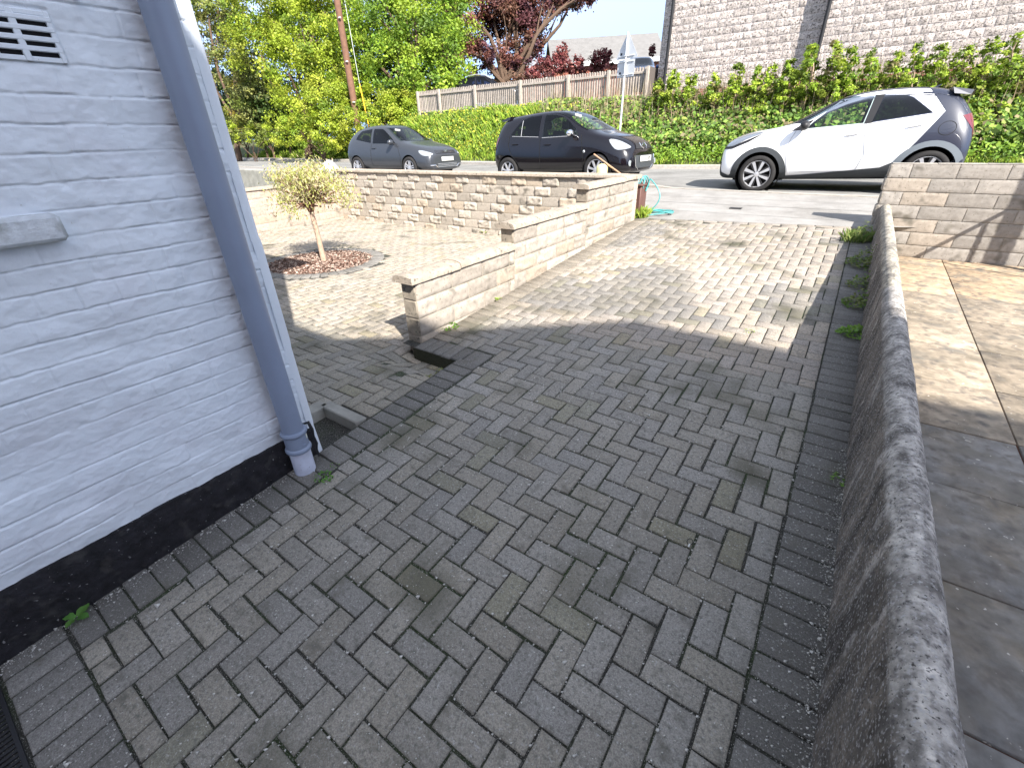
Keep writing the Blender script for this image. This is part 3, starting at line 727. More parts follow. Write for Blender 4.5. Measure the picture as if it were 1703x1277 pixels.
# handrail and porch post beside the neighbour's path (just outside the picture; their shadows lie on the wall)
B = MB()
rl = empty('handrail', (2.02, 7.2, .2)); tag(rl, 'metal handrail beside the flagged path whose shadow slants across the pale block wall', 'railing')
B.tube([(2.02, 7.22, 1.27), (2.02, 7.82, 1.27)], .022, 10); wp(B.build('rail', M['dark']), rl)
for y_ in (7.24, 7.5, 7.78):
    B = MB(); B.tube([(2.02, y_, .18), (2.02, y_, 1.26)], .014, 8); wp(B.build('post', M['dark']), rl)
B = MB(); B.bbox(2.57, 2.66, 7.26, 7.34, .15, 2.5, .01); B.bbox(2.56, 2.67, 7.25, 7.35, 2.5, 2.53, .005)
tag(B.build('porch_post', M['redbrick']), 'square post by the flagged path casting the broad shadow on the pale block wall', 'post')

# neighbour's house behind the camera: it shades the near half of the drive
nh = empty('neighbour_house', (3, -1.5, 0)); tag(nh, 'gabled house standing to the right of the drive, shading its near half', 'house')
B = MB(); NY = -1.5
B.prism([(2.57, -.2), (16, -.2), (16, 6.26), (13.5, 9.4), (8.30, 9.4), (2.57, 6.26)], 0, .25, Matrix.Translation((0, NY, 0))@Matrix.Rotation(math.pi/2, 4, 'X'))
B.box(2.57, 15.9, -9.5, NY-.26, -.2, 7.12)
wp(B.build('wall', M['redbrick']), nh)
B = MB(); B.add([(2.57, -9.6, 7.12), (16, -9.6, 7.12), (16, NY-.3, 7.12), (2.57, NY-.3, 7.12), (6, -5.5, 9.2), (13, -5.5, 9.2)], [(0, 1, 5, 4), (1, 2, 5), (2, 3, 4, 5), (3, 0, 4)])
wp(B.build('roof', M['dark']), nh)
# ================================================================ CARS
def glossy(name, c, rough=.25, coat=1.0, metal=0.0): return mat(name, base=c, rough=rough, coat=coat, metal=metal, spec=.5)
M['white_paint'] = glossy('white_car_paint', (.80, .80, .80), .35, .6)
M['black_paint'] = glossy('black_car_paint', (.005, .004, .006), .14, .3, 0)
M['grey_paint'] = glossy('grey_car_paint', (.040, .044, .052), .3, .3, .1)
M['navy_paint'] = glossy('dark_blue_car_paint', (.020, .024, .042), .35, .45, .05)
M['blue_paint'] = glossy('blue_car_paint', (.03, .08, .22), .35, .8, .2)
M['clad'] = mat('grey_black_plastic', base=(.045, .05, .055), rough=.6)
def clear_glass(name, tint, ior=1.5):
    mt = bpy.data.materials.new(name); mt.use_nodes = True; N = mt.node_tree.nodes; L = mt.node_tree.links; N.remove(N['Principled BSDF'])
    t = N.new('ShaderNodeBsdfTransparent'); t.inputs[0].default_value = (*tint, 1); g_ = N.new('ShaderNodeBsdfGlossy'); g_.inputs['Roughness'].default_value = .03
    fr = N.new('ShaderNodeFresnel'); fr.inputs['IOR'].default_value = ior; ms = N.new('ShaderNodeMixShader'); L.new(fr.outputs[0], ms.inputs[0]); L.new(t.outputs[0], ms.inputs[1]); L.new(g_.outputs[0], ms.inputs[2]); L.new(ms.outputs[0], N['Material Output'].inputs[0]); return mt
M['glass'] = clear_glass('side_glass', (.72, .80, .78)); M['tinted'] = clear_glass('tinted_glass', (.16, .18, .26)); M['screen'] = clear_glass('windscreen_glass', (.75, .84, .82))
M['seat'] = mat('seat_fabric', base=(.03, .032, .045), rough=.9); M['cabin'] = mat('cabin_lining', base=(.035, .035, .04), rough=.9)
M['lamp'] = glossy('lamp_glass', (.26, .28, .30), .12, .8)
M['darklamp'] = glossy('dark_lamp_glass', (.16, .18, .21), .1, 1)
M['redlamp'] = glossy('red_lamp', (.13, .012, .018), .2, .6)
M['chrome'] = mat('chrome', base=(.8, .8, .8), rough=.12, metal=1)
M['alloy'] = mat('alloy', base=(.55, .55, .57), rough=.35, metal=.6)
M['tyre'] = mat('tyre_rubber', base=(.022, .021, .021), rough=.85, var=.2, nscale=20)
M['plate'] = mat('number_plate', base=(.50, .50, .48), rough=.5)
M['platetext'] = mat('plate_text', base=(.05, .05, .05), rough=.6)
M['void'] = mat('dark_void', base=(.006, .006, .006), rough=1)
M['gap'] = mat('panel_gap', base=(.02, .02, .02), rough=.9)
M['palegap'] = mat('pale_gap', base=(.35, .36, .38), rough=.6)

def make_body(st, paint, wheels, rarch, parent, cabin=None, sidew=(), fw_=None, rw_=None):
    ys = []; V = []; F = []; n = 15
    for (x, zb, zbelt, zt, wl, wm, wb, wt) in st:
        drop = min(.07, (zt-zbelt)*.45)
        half = [(wl*.0, zb), (wl*.6, zb), (wl, zb+.05), (wm, zb+(zbelt-zb)*.42), (wb, zbelt), (wt, zt-drop), (wt*.72, zt-.010), (0, zt)]
        ring = [(x, y, z) for y, z in half]+[(x, -y, z) for y, z in half[-2:0:-1]]
        V += ring
    m_ = 14
    for i in range(len(st)-1):
        for k in range(m_): F.append((i*m_+k, i*m_+(k+1) % m_, (i+1)*m_+(k+1) % m_, (i+1)*m_+k))
    # grid caps at both ends
    for i, flip in ((0, True), (len(st)-1, False)):
        b = i*m_
        for k in range(7):
            q = (b+k, b+k+1, b+(m_-k-1) % m_, b+(m_-k) % m_) if k else (b, b+1, b+m_-1)
            if k == 6: q = (b+6, b+7, b+8)
            q = tuple(dict.fromkeys(q)); F.append(q if flip else q[::-1])
    me = bpy.data.meshes.new('body'); me.from_pydata(V, [], F); me.update()
    bm = bmesh.new(); bm.from_mesh(me); bmesh.ops.recalc_face_normals(bm, faces=bm.faces[:]); bm.to_mesh(me); bm.free()
    tmp = bpy.data.objects.new('tmp', me); COL.objects.link(tmp)
    s_ = tmp.modifiers.new('s', 'SUBSURF'); s_.levels = 3; s_.render_levels = 3
    bm = bmesh.new()
    for xw in wheels:
        bmesh.ops.create_cone(bm, cap_ends=True, segments=40, radius1=rarch, radius2=rarch, depth=3,
                              matrix=Matrix.Translation((xw, 0, .315))@Matrix.Rotation(math.pi/2, 4, 'X'))
    cme = bpy.data.meshes.new('cut'); bm.to_mesh(cme); bm.free()
    cut = bpy.data.objects.new('cut', cme); COL.objects.link(cut)
    cut.scale = (1, 1, 1)
    dg = bpy.context.evaluated_depsgraph_get(); full = bpy.data.meshes.new_from_object(tmp.evaluated_get(dg))
    # BVH of the uncut shell (for fitting panels)
    bv = BVHTree.FromPolygons([v.co.copy() for v in full.vertices], [tuple(p.vertices) for p in full.polygons])
    full_mats = [paint, M['cabin']]
    me.materials.append(paint); cutters = [cut]; cme.materials.append(M['void'])
    def cutter(B_, mt=M['cabin']): o_ = B_.build('cutter', mt); cutters.append(o_)
    if cabin:
        B_ = MB(); nn = len(cabin); hwz = lambda z: .66 if z < .95 else .66-(z-.95)*.36; vs_ = [(x, hwz(z), z) for x, z in cabin]+[(x, -hwz(z), z) for x, z in cabin]
        B_.add(vs_, [tuple(range(nn)), tuple(range(2*nn-1, nn-1, -1))]+[(k, nn+k, nn+(k+1) % nn, (k+1) % nn) for k in range(nn)]); cutter(B_)
        for poly in sidew:
            cx_ = sum(p[0] for p in poly)/len(poly); cz_ = sum(p[1] for p in poly)/len(poly); q = [(cx_+(a-cx_)*.965, cz_+(b-cz_)*.94) for a, b in poly]
            B_ = MB(); B_.prism(q, -1.2, 1.2, Matrix.Rotation(math.pi/2, 4, 'X')); cutter(B_)
        for poly, xa, xb in ((fw_, .0, 1.6), (rw_, -2.2, -1.1)):
            if poly:
                cz_ = sum(p[1] for p in poly)/len(poly); q = [(a*.95, cz_+(b-cz_)*.93) for a, b in poly]
                B_ = MB(); B_.prism(q, xa, xb, Matrix(((0, 0, 1, 0), (1, 0, 0, 0), (0, 1, 0, 0), (0, 0, 0, 1)))); cutter(B_)
    for ci, c__ in enumerate(cutters):
        md = tmp.modifiers.new('b%d' % ci, 'BOOLEAN'); md.operation = 'DIFFERENCE'; md.object = c__; md.solver = 'EXACT'
        try: md.material_mode = 'TRANSFER'
        except Exception: pass
    dg = bpy.context.evaluated_depsgraph_get(); res = bpy.data.meshes.new_from_object(tmp.evaluated_get(dg)); res.name = 'body'
    bpy.data.objects.remove(tmp); bpy.data.meshes.remove(full)
    for c__ in cutters: bpy.data.objects.remove(c__)
    res.polygons.foreach_set('use_smooth', np.ones(len(res.polygons), bool))
    try: res.set_sharp_from_angle(angle=math.radians(38))
    except Exception: pass
    o = link_obj('body', res, parent, [] if len(res.materials) else [paint])
    # closed wheel wells and underside
    B = MB()
    B.box(wheels[1]-.45, wheels[0]+.45, -.50, .50, .20, .52)
    for xw in wheels: B.box(xw-.42, xw+.42, -.505, .505, .19, .74)
    B.build('underbody', M['void'], parent)
    if cabin:
        for sy in (-.36, .36):
            B = MB(); B.bbox(-.28, .22, sy-.23, sy+.23, .56, .70, .05); B.bbox(-.10, .04, sy-.22, sy+.22, .62, 1.12, .05, 0, Matrix.Translation((-.28, 0, .02))@Matrix.Rotation(-.2, 4, 'Y')@Matrix.Translation((.02, 0, 0)))
            B.bbox(-.36, -.26, sy-.12, sy+.12, 1.13, 1.30, .04); B.build('front_seat', M['seat'], parent)
        B = MB(); B.bbox(-1.15, -.98, -.58, .58, .60, 1.06, .05); B.bbox(-1.0, -.62, -.58, .58, .56, .70, .05)
        for sy in (-.36, .36): B.bbox(-1.16, -1.06, sy-.12, sy+.12, 1.07, 1.2, .03)
        B.build('rear_seat', M['seat'], parent)
        B = MB(); B.bbox(.52, 1.0, -.62, .62, .70, .93, .05); B.build('dashboard', M['cabin'], parent)
        B = MB(); TT = Matrix.Translation((.44, -.36, .93))@Matrix.Rotation(-1.15, 4, 'Y'); B.tube([TT@Vector((.17*math.cos(a), .17*math.sin(a), 0)) for a in np.linspace(0, 2*math.pi, 22)], .014, 6); B.build('steering_wheel', M['cabin'], parent)
    return o, bv
def proj_pts(bv, pts, side, off):
    out = []
    for a, b in pts:
        if side in ('L', 'R'): s = 1 if side == 'L' else -1; o = Vector((a, 2.5*s, b)); d = Vector((0, -s, 0)); 
        elif side == 'F': o = Vector((4, a, b)); d = Vector((-1, 0, 0))
        elif side == 'B': o = Vector((-4, a, b)); d = Vector((1, 0, 0))
        else: o = Vector((a, b, 4)); d = Vector((0, 0, -1))
        h, nrm, _, _ = bv.ray_cast(o, d)
        if h is None:
            h, nrm, _, _ = bv.find_nearest(o+d*((2.5-.7) if side in 'LR' else 2.2))
        if nrm.dot(d) > 0: nrm = -nrm
        out.append(h+nrm*off)
    return out
def panel(bv, name, mt, poly, side, parent, off=.005, cuts=4, thick=True):
    bm = bmesh.new(); vs = [bm.verts.new((a, b, 0)) for a, b in poly]; bm.faces.new(vs)
    bmesh.ops.triangulate(bm, faces=bm.faces[:])
    for _ in range(2 if cuts < 6 else 3): bmesh.ops.subdivide_edges(bm, edges=bm.edges[:], cuts=2, use_grid_fill=True)
    bmesh.ops.triangulate(bm, faces=bm.faces[:])
    bm.verts.ensure_lookup_table(); P = proj_pts(bv, [(v.co.x, v.co.y) for v in bm.verts], side, off)
    for v, p in zip(bm.verts, P): v.co = p
    bmesh.ops.recalc_face_normals(bm, faces=bm.faces[:])
    for f in bm.faces: f.smooth = True
    me = bpy.data.meshes.new(name); bm.to_mesh(me); bm.free(); return link_obj(name, me, parent, [mt])
def ribbon(bv, name, mt, line, side, parent, w=.006, off=.0055, n=10, raised=0):
    pts = []
    for i in range(len(line)-1):
        for k in range(n): t = k/n; pts.append((line[i][0]*(1-t)+line[i+1][0]*t, line[i][1]*(1-t)+line[i+1][1]*t))
    pts.append(line[-1]); P = proj_pts(bv, pts, side, off)
    B = MB(); B.tube(P, w/2, 5, cap=True); return B.build(name, mt, parent)
def smooth_poly(pts, n=4):
    """closed Catmull-Rom through the points"""
    out = []; N_ = len(pts)
    for i in range(N_):
        p0, p1, p2, p3 = [np.array(pts[(i+k-1) % N_], float) for k in range(4)]
        for k in range(n):
            t = k/n; out.append(tuple(.5*((2*p1)+(-p0+p2)*t+(2*p0-5*p1+4*p2-p3)*t*t+(-p0+3*p1-3*p2+p3)*t**3)))
    return out
def wheel(parent, x, side, R, w, style, yc):
    s = 1 if side == 'L' else -1
    o = empty('wheel', (x, s*yc, R)); o.parent = parent
    T = Matrix.Rotation(-s*math.pi/2, 4, 'X')     # local +Z -> outboard
    B = MB(); r2 = R*(.74 if style == 'aygo' else .68)
    B.lathe([(r2, -w/2), (R*.93, -w/2), (R*.99, -w/2+.02), (R, -w/4), (R, w/4), (R*.985, w/2-.022), (R*.93, w/2-.004), (R*.80, w/2+.002), (r2+.006, w/2-.006), (r2, w/2-.018)], 44, T)
    B.build('tyre', M['tyre'], o)
    B = MB(); B.lathe([(r2, w/2-.016), (r2-.008, w/2-.010), (r2-.018, w/2-.03), (r2-.02, -w/2), (0, -w/2)], 44, T, 0)
    B.lathe([(0, w/2-.012), (.028, w/2-.012), (.05, w/2-.02), (.055, w/2-.05), (0, w/2-.05)], 24, T, 0)
    ns = {'aygo': 8, 'micra': 7, 'polo': 5}[style]
    for k in range(ns):
        a = 2*math.pi*k/ns+.2; RZ = Matrix.Rotation(a, 4, 'Z'); tw = {'aygo': .05, 'micra': .0, 'polo': .0}[style]; ww = {'aygo': .030, 'micra': .022, 'polo': .017}[style]
        def sp(dy, w0, w1, mi):
            v = []
            for zz in (w/2-.045, w/2-.016):
                v += [(.03, dy-w0, zz), (r2-.012, dy*1.6+tw-w1, zz), (r2-.012, dy*1.6+tw+w1, zz), (.03, dy+w0, zz)]
            B.add([T@RZ@Vector(p) for p in v], [(0, 1, 2, 3), (4, 7, 6, 5), (0, 4, 5, 1), (1, 5, 6, 2), (2, 6, 7, 3), (3, 7, 4, 0)], mi)
        if style == 'polo': sp(-.02, .012, ww, 0); sp(.02, .012, ww, 0)
        else: sp(0, .014, ww, 0)
        if style == 'aygo': sp(.026, .01, .02, 1)
    B.build('rim', [M['alloy'] if style != 'void' else M['dark'], M['dark']], o)
    B = MB(); B.lathe([(0, w/2-.055), (r2-.02, w/2-.055), (r2-.02, w/2-.06), (0, w/2-.06)], 30, T); B.build('spoke_backing', M['void'], o)  # plain near-black backing disc added behind the spokes
    return o
def mirror(parent, x, z, side, mt, y=.80, s_=1.0):
    s = 1 if side == 'L' else -1; B = MB()
    bm = bmesh.new(); bmesh.ops.create_icosphere(bm, subdivisions=3, radius=1, matrix=Matrix.Translation((x, s*(y+.085), z))@Matrix.Diagonal((.075*s_, .115*s_, .075*s_, 1)))
    bm.verts.index_update(); B.add([v.co for v in bm.verts], [[q.index for q in f.verts] for f in bm.faces], 0, True); bm.free()
    B.tube([(x+.03, s*(y-.06), z-.05), (x, s*(y+.03), z-.03)], [.03, .022], 8, 1)
    return B.build('wing_mirror', [mt, M['dark']], parent)
def text_mesh(txt, size, name, mt, parent, Mx):
    cu = bpy.data.curves.new('t', 'FONT'); cu.body = txt; cu.size = size; cu.align_x = 'CENTER'; cu.align_y = 'CENTER'; cu.extrude = .0015; cu.resolution_u = 2
    to = bpy.data.objects.new('t', cu); COL.objects.link(to); dg = bpy.context.evaluated_depsgraph_get()
    me = bpy.data.meshes.new_from_object(to.evaluated_get(dg)); bpy.data.objects.remove(to); me.materials.clear(); me.transform(Mx)
    return link_obj(name, me, parent, [mt])
def front_plate(parent, x, z, txt, tilt=0.0):
    B = MB(); MM = Matrix.Translation((x, 0, z))@Matrix.Rotation(tilt, 4, 'Y')
    B.bbox(-.012, .0, -.26, .26, -.056, .056, .004, 0, MM); p = B.build('number_plate', M['plate'], parent)
    if txt: text_mesh(txt, .095, 'plate_characters', M['platetext'], p, MM@Matrix.Translation((.002, 0, 0))@Matrix(((0, 0, 1, 0), (1, 0, 0, 0), (0, 1, 0, 0), (0, 0, 0, 1))))
def place(root, x, y, z, h, pt):
    root.rotation_mode = 'XYZ'; root.location = (x, y, z); root.rotation_euler = (0, -pt, h)

# ---- white crossover with dark rear quarter (faces left)
st = [(-1.70, .42, .62, .68, .50, .56, .56, .45), (-1.68, .30, .68, .95, .66, .74, .72, .60), (-1.60, .24, .86, 1.14, .70, .82, .78, .62), (-1.46, .22, .97, 1.33, .76, .85, .80, .60),
      (-1.28, .2, 1.0, 1.49, .78, .865, .80, .58), (-.85, .2, 1.02, 1.55, .80, .87, .80, .58), (-.3, .2, 1.0, 1.56, .80, .85, .80, .58), (.15, .2, .99, 1.49, .80, .85, .80, .57),
      (.42, .2, .985, 1.34, .80, .855, .80, .59), (.85, .2, .97, 1.12, .80, .86, .79, .64), (1.08, .2, .96, 1.07, .80, .865, .78, .66), (1.4, .2, .90, 1.04, .80, .87, .78, .64), (1.68, .22, .82, .98, .78, .84, .74, .60),
      (1.86, .22, .76, .88, .70, .76, .68, .54), (1.94, .28, .66, .74, .56, .62, .58, .44)]
wc = empty('crossover_car', (0, 0, 0)); tag(wc, 'white small crossover car with dark rear quarter parked by the kerb at right', 'car')
WSW = [(-.66, 1.10), (.66, 1.10), (.62, 1.2), (.52, 1.465), (0, 1.485), (-.52, 1.465), (-.62, 1.2)]
SW1 = [(.60, 1.015), (.50, 1.12), (.15, 1.43), (-.30, 1.455), (-.24, 1.055)]; SW2 = [(-.34, 1.065), (-.42, 1.455), (-.70, 1.43), (-.80, 1.39), (-1.10, 1.15)]
body, bv = make_body(st, M['white_paint'], (1.215, -1.215), .375, wc, [(-1.35, .55), (-1.42, .95), (-1.28, 1.28), (-1.1, 1.40), (-.8, 1.45), (-.2, 1.47), (.12, 1.42), (.45, 1.26), (.85, 1.02), (.95, .85), (.72, .55)], [SW1, SW2], WSW, [(-.56, 1.12), (.56, 1.12), (.50, 1.36), (-.50, 1.36)])
for sd_ in ('L', 'R'):
    panel(bv, 'rear_quarter', M['navy_paint'], [(-.90, 1.60), (-1.24, 1.17), (-.98, .74), (-.80, .47), (-.82, .2)]+[(-1.215+.40*math.cos(t), .315+.40*math.sin(t)) for t in np.linspace(-.2, math.pi+.2, 16)]+[(-1.64, .2), (-1.9, .2), (-1.9, 1.3), (-1.5, 1.60)], sd_, wc, .006, cuts=6)
    panel(bv, 'sill_cladding', M['clad'], [(.86, .28), (.5, .30), (-.3, .37), (-.62, .40), (-.82, .50), (-.82, .10), (.86, .10)], sd_, wc, .010)
    for xw, s_ in ((1.215, 1), (-1.215, -1)):
        out_ = []; in_ = []
        for t in np.linspace(-.25, math.pi+.25, 22):
            r_o = .475-.03*math.sin(t); out_.append((xw+r_o*math.cos(t)*(1.0), .315+(r_o+.01)*math.sin(t)))
            in_.append((xw+.372*math.cos(t), .315+.372*math.sin(t)))
        o_ = MB(); P1 = proj_pts(bv, out_, sd_, .012); P2 = proj_pts(bv, in_, sd_, .016); sy = 1 if sd_ == 'L' else -1
        P3 = [Vector((p.x, p.y-.10*sy, p.z)) for p in P2]; P0 = [Vector((p.x, p.y-.02*sy, p.z)) for p in P1]
        nn = len(P1); o_.add(P0+P1+P2+P3, [(j*nn+k, j*nn+k+1, (j+1)*nn+k+1, (j+1)*nn+k) for j in range(3) for k in range(nn-1)], 0, True)
        o_.build('wheel_arch_trim', M['clad'] if s_ > 0 else mat('grey_arch', base=(.13, .15, .17), rough=.5), wc)
    panel(bv, 'front_side_window', M['glass'], [(.60, 1.015), (.50, 1.12), (.15, 1.43), (-.30, 1.455), (-.24, 1.055)], sd_, wc, .006)
    panel(bv, 'rear_side_window', M['tinted'], [(-.34, 1.065), (-.42, 1.455), (-.70, 1.43), (-.80, 1.39), (-1.10, 1.15)], sd_, wc, .006)
    panel(bv, 'window_pillar', M['dark'], [(-.24, 1.05), (-.30, 1.46), (-.43, 1.46), (-.35, 1.06)], sd_, wc, .0045)
    panel(bv, 'mirror_base', M['dark'], [(.80, 1.00), (.60, 1.015), (.48, 1.16), (.62, 1.12)], sd_, wc, .0055)
    ribbon(bv, 'door_gap', M['palegap'], [(.70, .30), (.79, .60), (.78, .86), (.72, 1.0)], sd_, wc, .007)
    ribbon(bv, 'door_gap', M['palegap'], [(-.30, .37), (-.36, .60), (-.30, .85), (-.28, 1.05)], sd_, wc, .007)
    for hx, hz in ((-.12, .905), (-.92, .985)):
        P = proj_pts(bv, [(hx-.10, hz+.012), (hx-.05, hz+.006), (hx+.05, hz-.008), (hx+.10, hz-.014)], sd_, .022)
        B = MB(); B.tube(P, [.008, .013, .013, .008], 8); B.build('door_handle', M['white_paint'], wc)
    panel(bv, 'headlight', M['darklamp'], smooth_poly([(1.88, .80), (1.74, .94), (1.50, .995), (1.24, 1.0), (1.50, .90), (1.72, .80)], 3), sd_, wc, .008)
    panel(bv, 'headlight_bezel', M['dark'], [(1.92, .745), (1.90, .80), (1.74, .79), (1.50, .885), (1.22, .99), (1.45, .86), (1.72, .755)], sd_, wc, .007)
    panel(bv, 'tail_light', M['redlamp'], [(-1.46, 1.09), (-1.58, 1.12), (-1.80, 1.0), (-1.80, .80), (-1.66, .86)], sd_, wc, .010)
    panel(bv, 'lower_bumper', M['clad'], [(1.60, .40), (1.72, .30), (1.86, .36), (1.98, .62), (1.99, .16), (1.58, .16)], sd_, wc, .008)
    B = MB(); P = proj_pts(bv, [(-1.32+.105*math.cos(t), .93+.095*math.sin(t)) for t in np.linspace(0, 2*math.pi, 25)], sd_, .006)
    if sd_ == 'L': B.tube(P, .004, 5); B.build('fuel_flap_seam', M['gap'], wc)
    mirror(wc, .60, 1.075, sd_, M['dark'])
    for xw in (1.215, -1.215): wheel(wc, xw, sd_, .315, .19, 'aygo', .755)
panel(bv, 'windscreen', M['screen'], [(-.66, 1.10), (.66, 1.10), (.62, 1.2), (.52, 1.465), (0, 1.485), (-.52, 1.465), (-.62, 1.2)], 'F', wc, .006)
panel(bv, 'grille', M['clad'], [(-.60, .26), (.60, .26), (.56, .62), (-.56, .62)], 'F', wc, .008)
panel(bv, 'roof_panel', M['navy_paint'], [(.30, -.60), (.30, .60), (-.2, .585), (-.9, .58), (-1.5, .62), (-1.5, -.62), (-.9, -.58), (-.2, -.585)], 'T', wc, .005)
B = MB(); B.add([(-1.25, -.56, 1.485), (-1.25, .56, 1.485), (-1.51, .53, 1.43), (-1.51, -.53, 1.43), (-1.28, -.60, 1.40), (-1.28, .60, 1.40), (-1.49, .55, 1.37), (-1.49, -.55, 1.37)], [(0, 1, 2, 3), (4, 7, 6, 5), (0, 4, 5, 1), (1, 5, 6, 2), (2, 6, 7, 3), (3, 7, 4, 0)]); B.build('spoiler', M['navy_paint'], wc)
panel(bv, 'tailgate_panel', M['navy_paint'], [(-.80, .30), (.80, .30), (.80, .9), (.70, 1.10), (-.70, 1.10), (-.80, .9)], 'B', wc, .007, cuts=6)
panel(bv, 'rear_window', M['glass'], [(-.56, 1.12), (.56, 1.12), (.50, 1.38), (-.50, 1.38)], 'B', wc, .008)
B = MB(); B.tube([(-1.05, 0, 1.49), (-1.16, 0, 1.56)], [.03, .008], 8); B.build('aerial_fin', M['navy_paint'], wc)
for k in (-1, 1):
    for xw in (1.215, -1.215): B = MB(); B.lathe([(.374, -.26), (.374, .26)], 40, Matrix.Translation((xw, k*.56, .315))@Matrix.Rotation(math.pi/2, 4, 'X')); B.build('wheel_well', M['void'], wc)
place(wc, -.376, 11.098, .707, 3.187, -.024)

# ---- black rounded hatchback (faces right)
st = [(-1.74, .40, .62, .70, .50, .54, .54, .42), (-1.72, .28, .72, .98, .62, .70, .68, .56), (-1.64, .24, .90, 1.18, .68, .78, .74, .60), (-1.50, .22, 1.0, 1.40, .72, .80, .76, .58),
      (-1.28, .2, 1.02, 1.47, .74, .82, .76, .56), (-.9, .2, 1.0, 1.49, .76, .82, .76, .55), (-.3, .2, .98, 1.52, .77, .82, .76, .55), (.15, .2, .97, 1.49, .77, .82, .76, .55), (.45, .2, .96, 1.38, .77, .82, .76, .56),
      (.85, .2, .95, 1.16, .77, .82, .76, .60), (1.12, .2, .94, 1.03, .77, .825, .75, .64), (1.45, .2, .86, .97, .77, .83, .74, .62), (1.72, .2, .74, .88, .74, .79, .70, .56), (1.88, .2, .62, .76, .66, .70, .62, .46), (1.97, .26, .52, .60, .52, .56, .50, .34)]
def hatch(root, st, paint, cfg):
    body, bv = make_body(st, paint, (1.225, -1.225), .335, root, cfg['cabin'], [p for _, p in cfg['win']], cfg['ws'], [(-.5, 1.05), (.5, 1.05), (.44, 1.28), (-.44, 1.28)])
    for k in (-1, 1):
        for xw in (1.225, -1.225): B = MB(); B.lathe([(.334, -.26), (.334, .26)], 40, Matrix.Translation((xw, k*.53, .315))@Matrix.Rotation(math.pi/2, 4, 'X')); B.build('wheel_well', M['void'], root)
    for sd_ in ('L', 'R'):
        for nm, poly in cfg['win']: panel(bv, nm, M['tinted'] if nm.startswith('rear') or cfg['wheel'] == 'polo' else M['glass'], poly, sd_, root, .005)
        for poly in cfg.get('pillar', []): panel(bv, 'window_pillar', M['dark'], poly, sd_, root, .004)
        for ln in cfg['gaps']: ribbon(bv, 'door_gap', cfg.get('gapmat', M['gap']), ln, sd_, root, .006)
        for ln in cfg.get('trims', []): ribbon(bv, 'window_trim', M['palegap'], ln, sd_, root, .012)
        for hx, hz in cfg['handles']:
            P = proj_pts(bv, [(hx-.09, hz), (hx-.04, hz), (hx+.04, hz), (hx+.09, hz)], sd_, .02); B = MB(); B.tube(P, [.008, .012, .012, .008], 8); B.build('door_handle', paint, root)
        panel(bv, 'headlight', M['lamp'], smooth_poly(cfg['hl'], 3), sd_, root, .008)
        panel(bv, 'tail_light', M['redlamp'], cfg['tl'], sd_, root, .008)
        mirror(root, cfg['mir'][0], cfg['mir'][1], sd_, cfg['mirmat'], .76, .95)
        for xw in (1.225, -1.225): wheel(root, xw, sd_, .30, .175, cfg['wheel'], .735)
    panel(bv, 'windscreen', M['screen'], cfg['ws'], 'F', root, .006)
    panel(bv, 'rear_window', M['glass'], [(-.5, 1.05), (.5, 1.05), (.44, 1.30), (-.44, 1.30)], 'B', root, .006)
    for nm, mt_, poly in cfg['front']: panel(bv, nm, mt_, poly, 'F', root, .008 if nm != 'lower_grille' else .007)
    return bv
bc = empty('hatchback_car', (0, 0, 0)); tag(bc, 'small glossy black rounded hatchback parked at the kerb between the grey and white cars', 'car')
bvm = hatch(bc, st, M['black_paint'], dict(cabin=[(-1.35, .55), (-1.42, .95), (-1.28, 1.24), (-1.08, 1.36), (-.8, 1.41), (-.2, 1.43), (.12, 1.40), (.45, 1.24), (.85, 1.0), (.95, .82), (.72, .55)],
    win=[('rear_side_window', smooth_poly([(-1.13, 1.05), (-1.02, 1.22), (-.86, 1.35), (-.60, 1.405)], 3)[:10]+[(-.36, 1.42), (-.32, 1.00)]), ('front_side_window', [(-.25, 1.42), (0, 1.41), (.2, 1.365), (.42, 1.25), (.60, 1.12), (.72, .98), (-.21, .98)])],
    gaps=[[(-1.18, 1.05), (-1.20, .85), (-1.10, .64), (-.92, .48), (-.86, .34)], [(-.27, .98), (-.25, .34)], [(.80, .98), (.84, .84), (.90, .60), (.88, .36)], [(-.86, .335), (.88, .335)]], gapmat=M['gap'],
    trims=[[(-1.10, 1.035), (-.33, .985)], [(-.22, .965), (.70, .965)], [(-.83, 1.02), (-.86, 1.34)]],
    handles=[(-1.0, .86), (-.06, .82)], hl=[(1.46, .85), (1.60, .84), (1.76, .77), (1.86, .69), (1.76, .66), (1.62, .68)], tl=[(-1.50, 1.02), (-1.9, 1.04), (-1.9, .76), (-1.62, .76)],
    mir=(.60, 1.02), mirmat=M['chrome'], wheel='micra', ws=[(-.62, 1.06), (.62, 1.06), (.58, 1.2), (.48, 1.45), (0, 1.475), (-.48, 1.45), (-.58, 1.2)],
    front=[('upper_grille', M['dark'], [(-.36, .66), (.36, .66), (.30, .76), (-.30, .76)]), ('lower_grille', M['clad'], [(-.42, .30), (.42, .30), (.48, .54), (-.48, .54)])]))
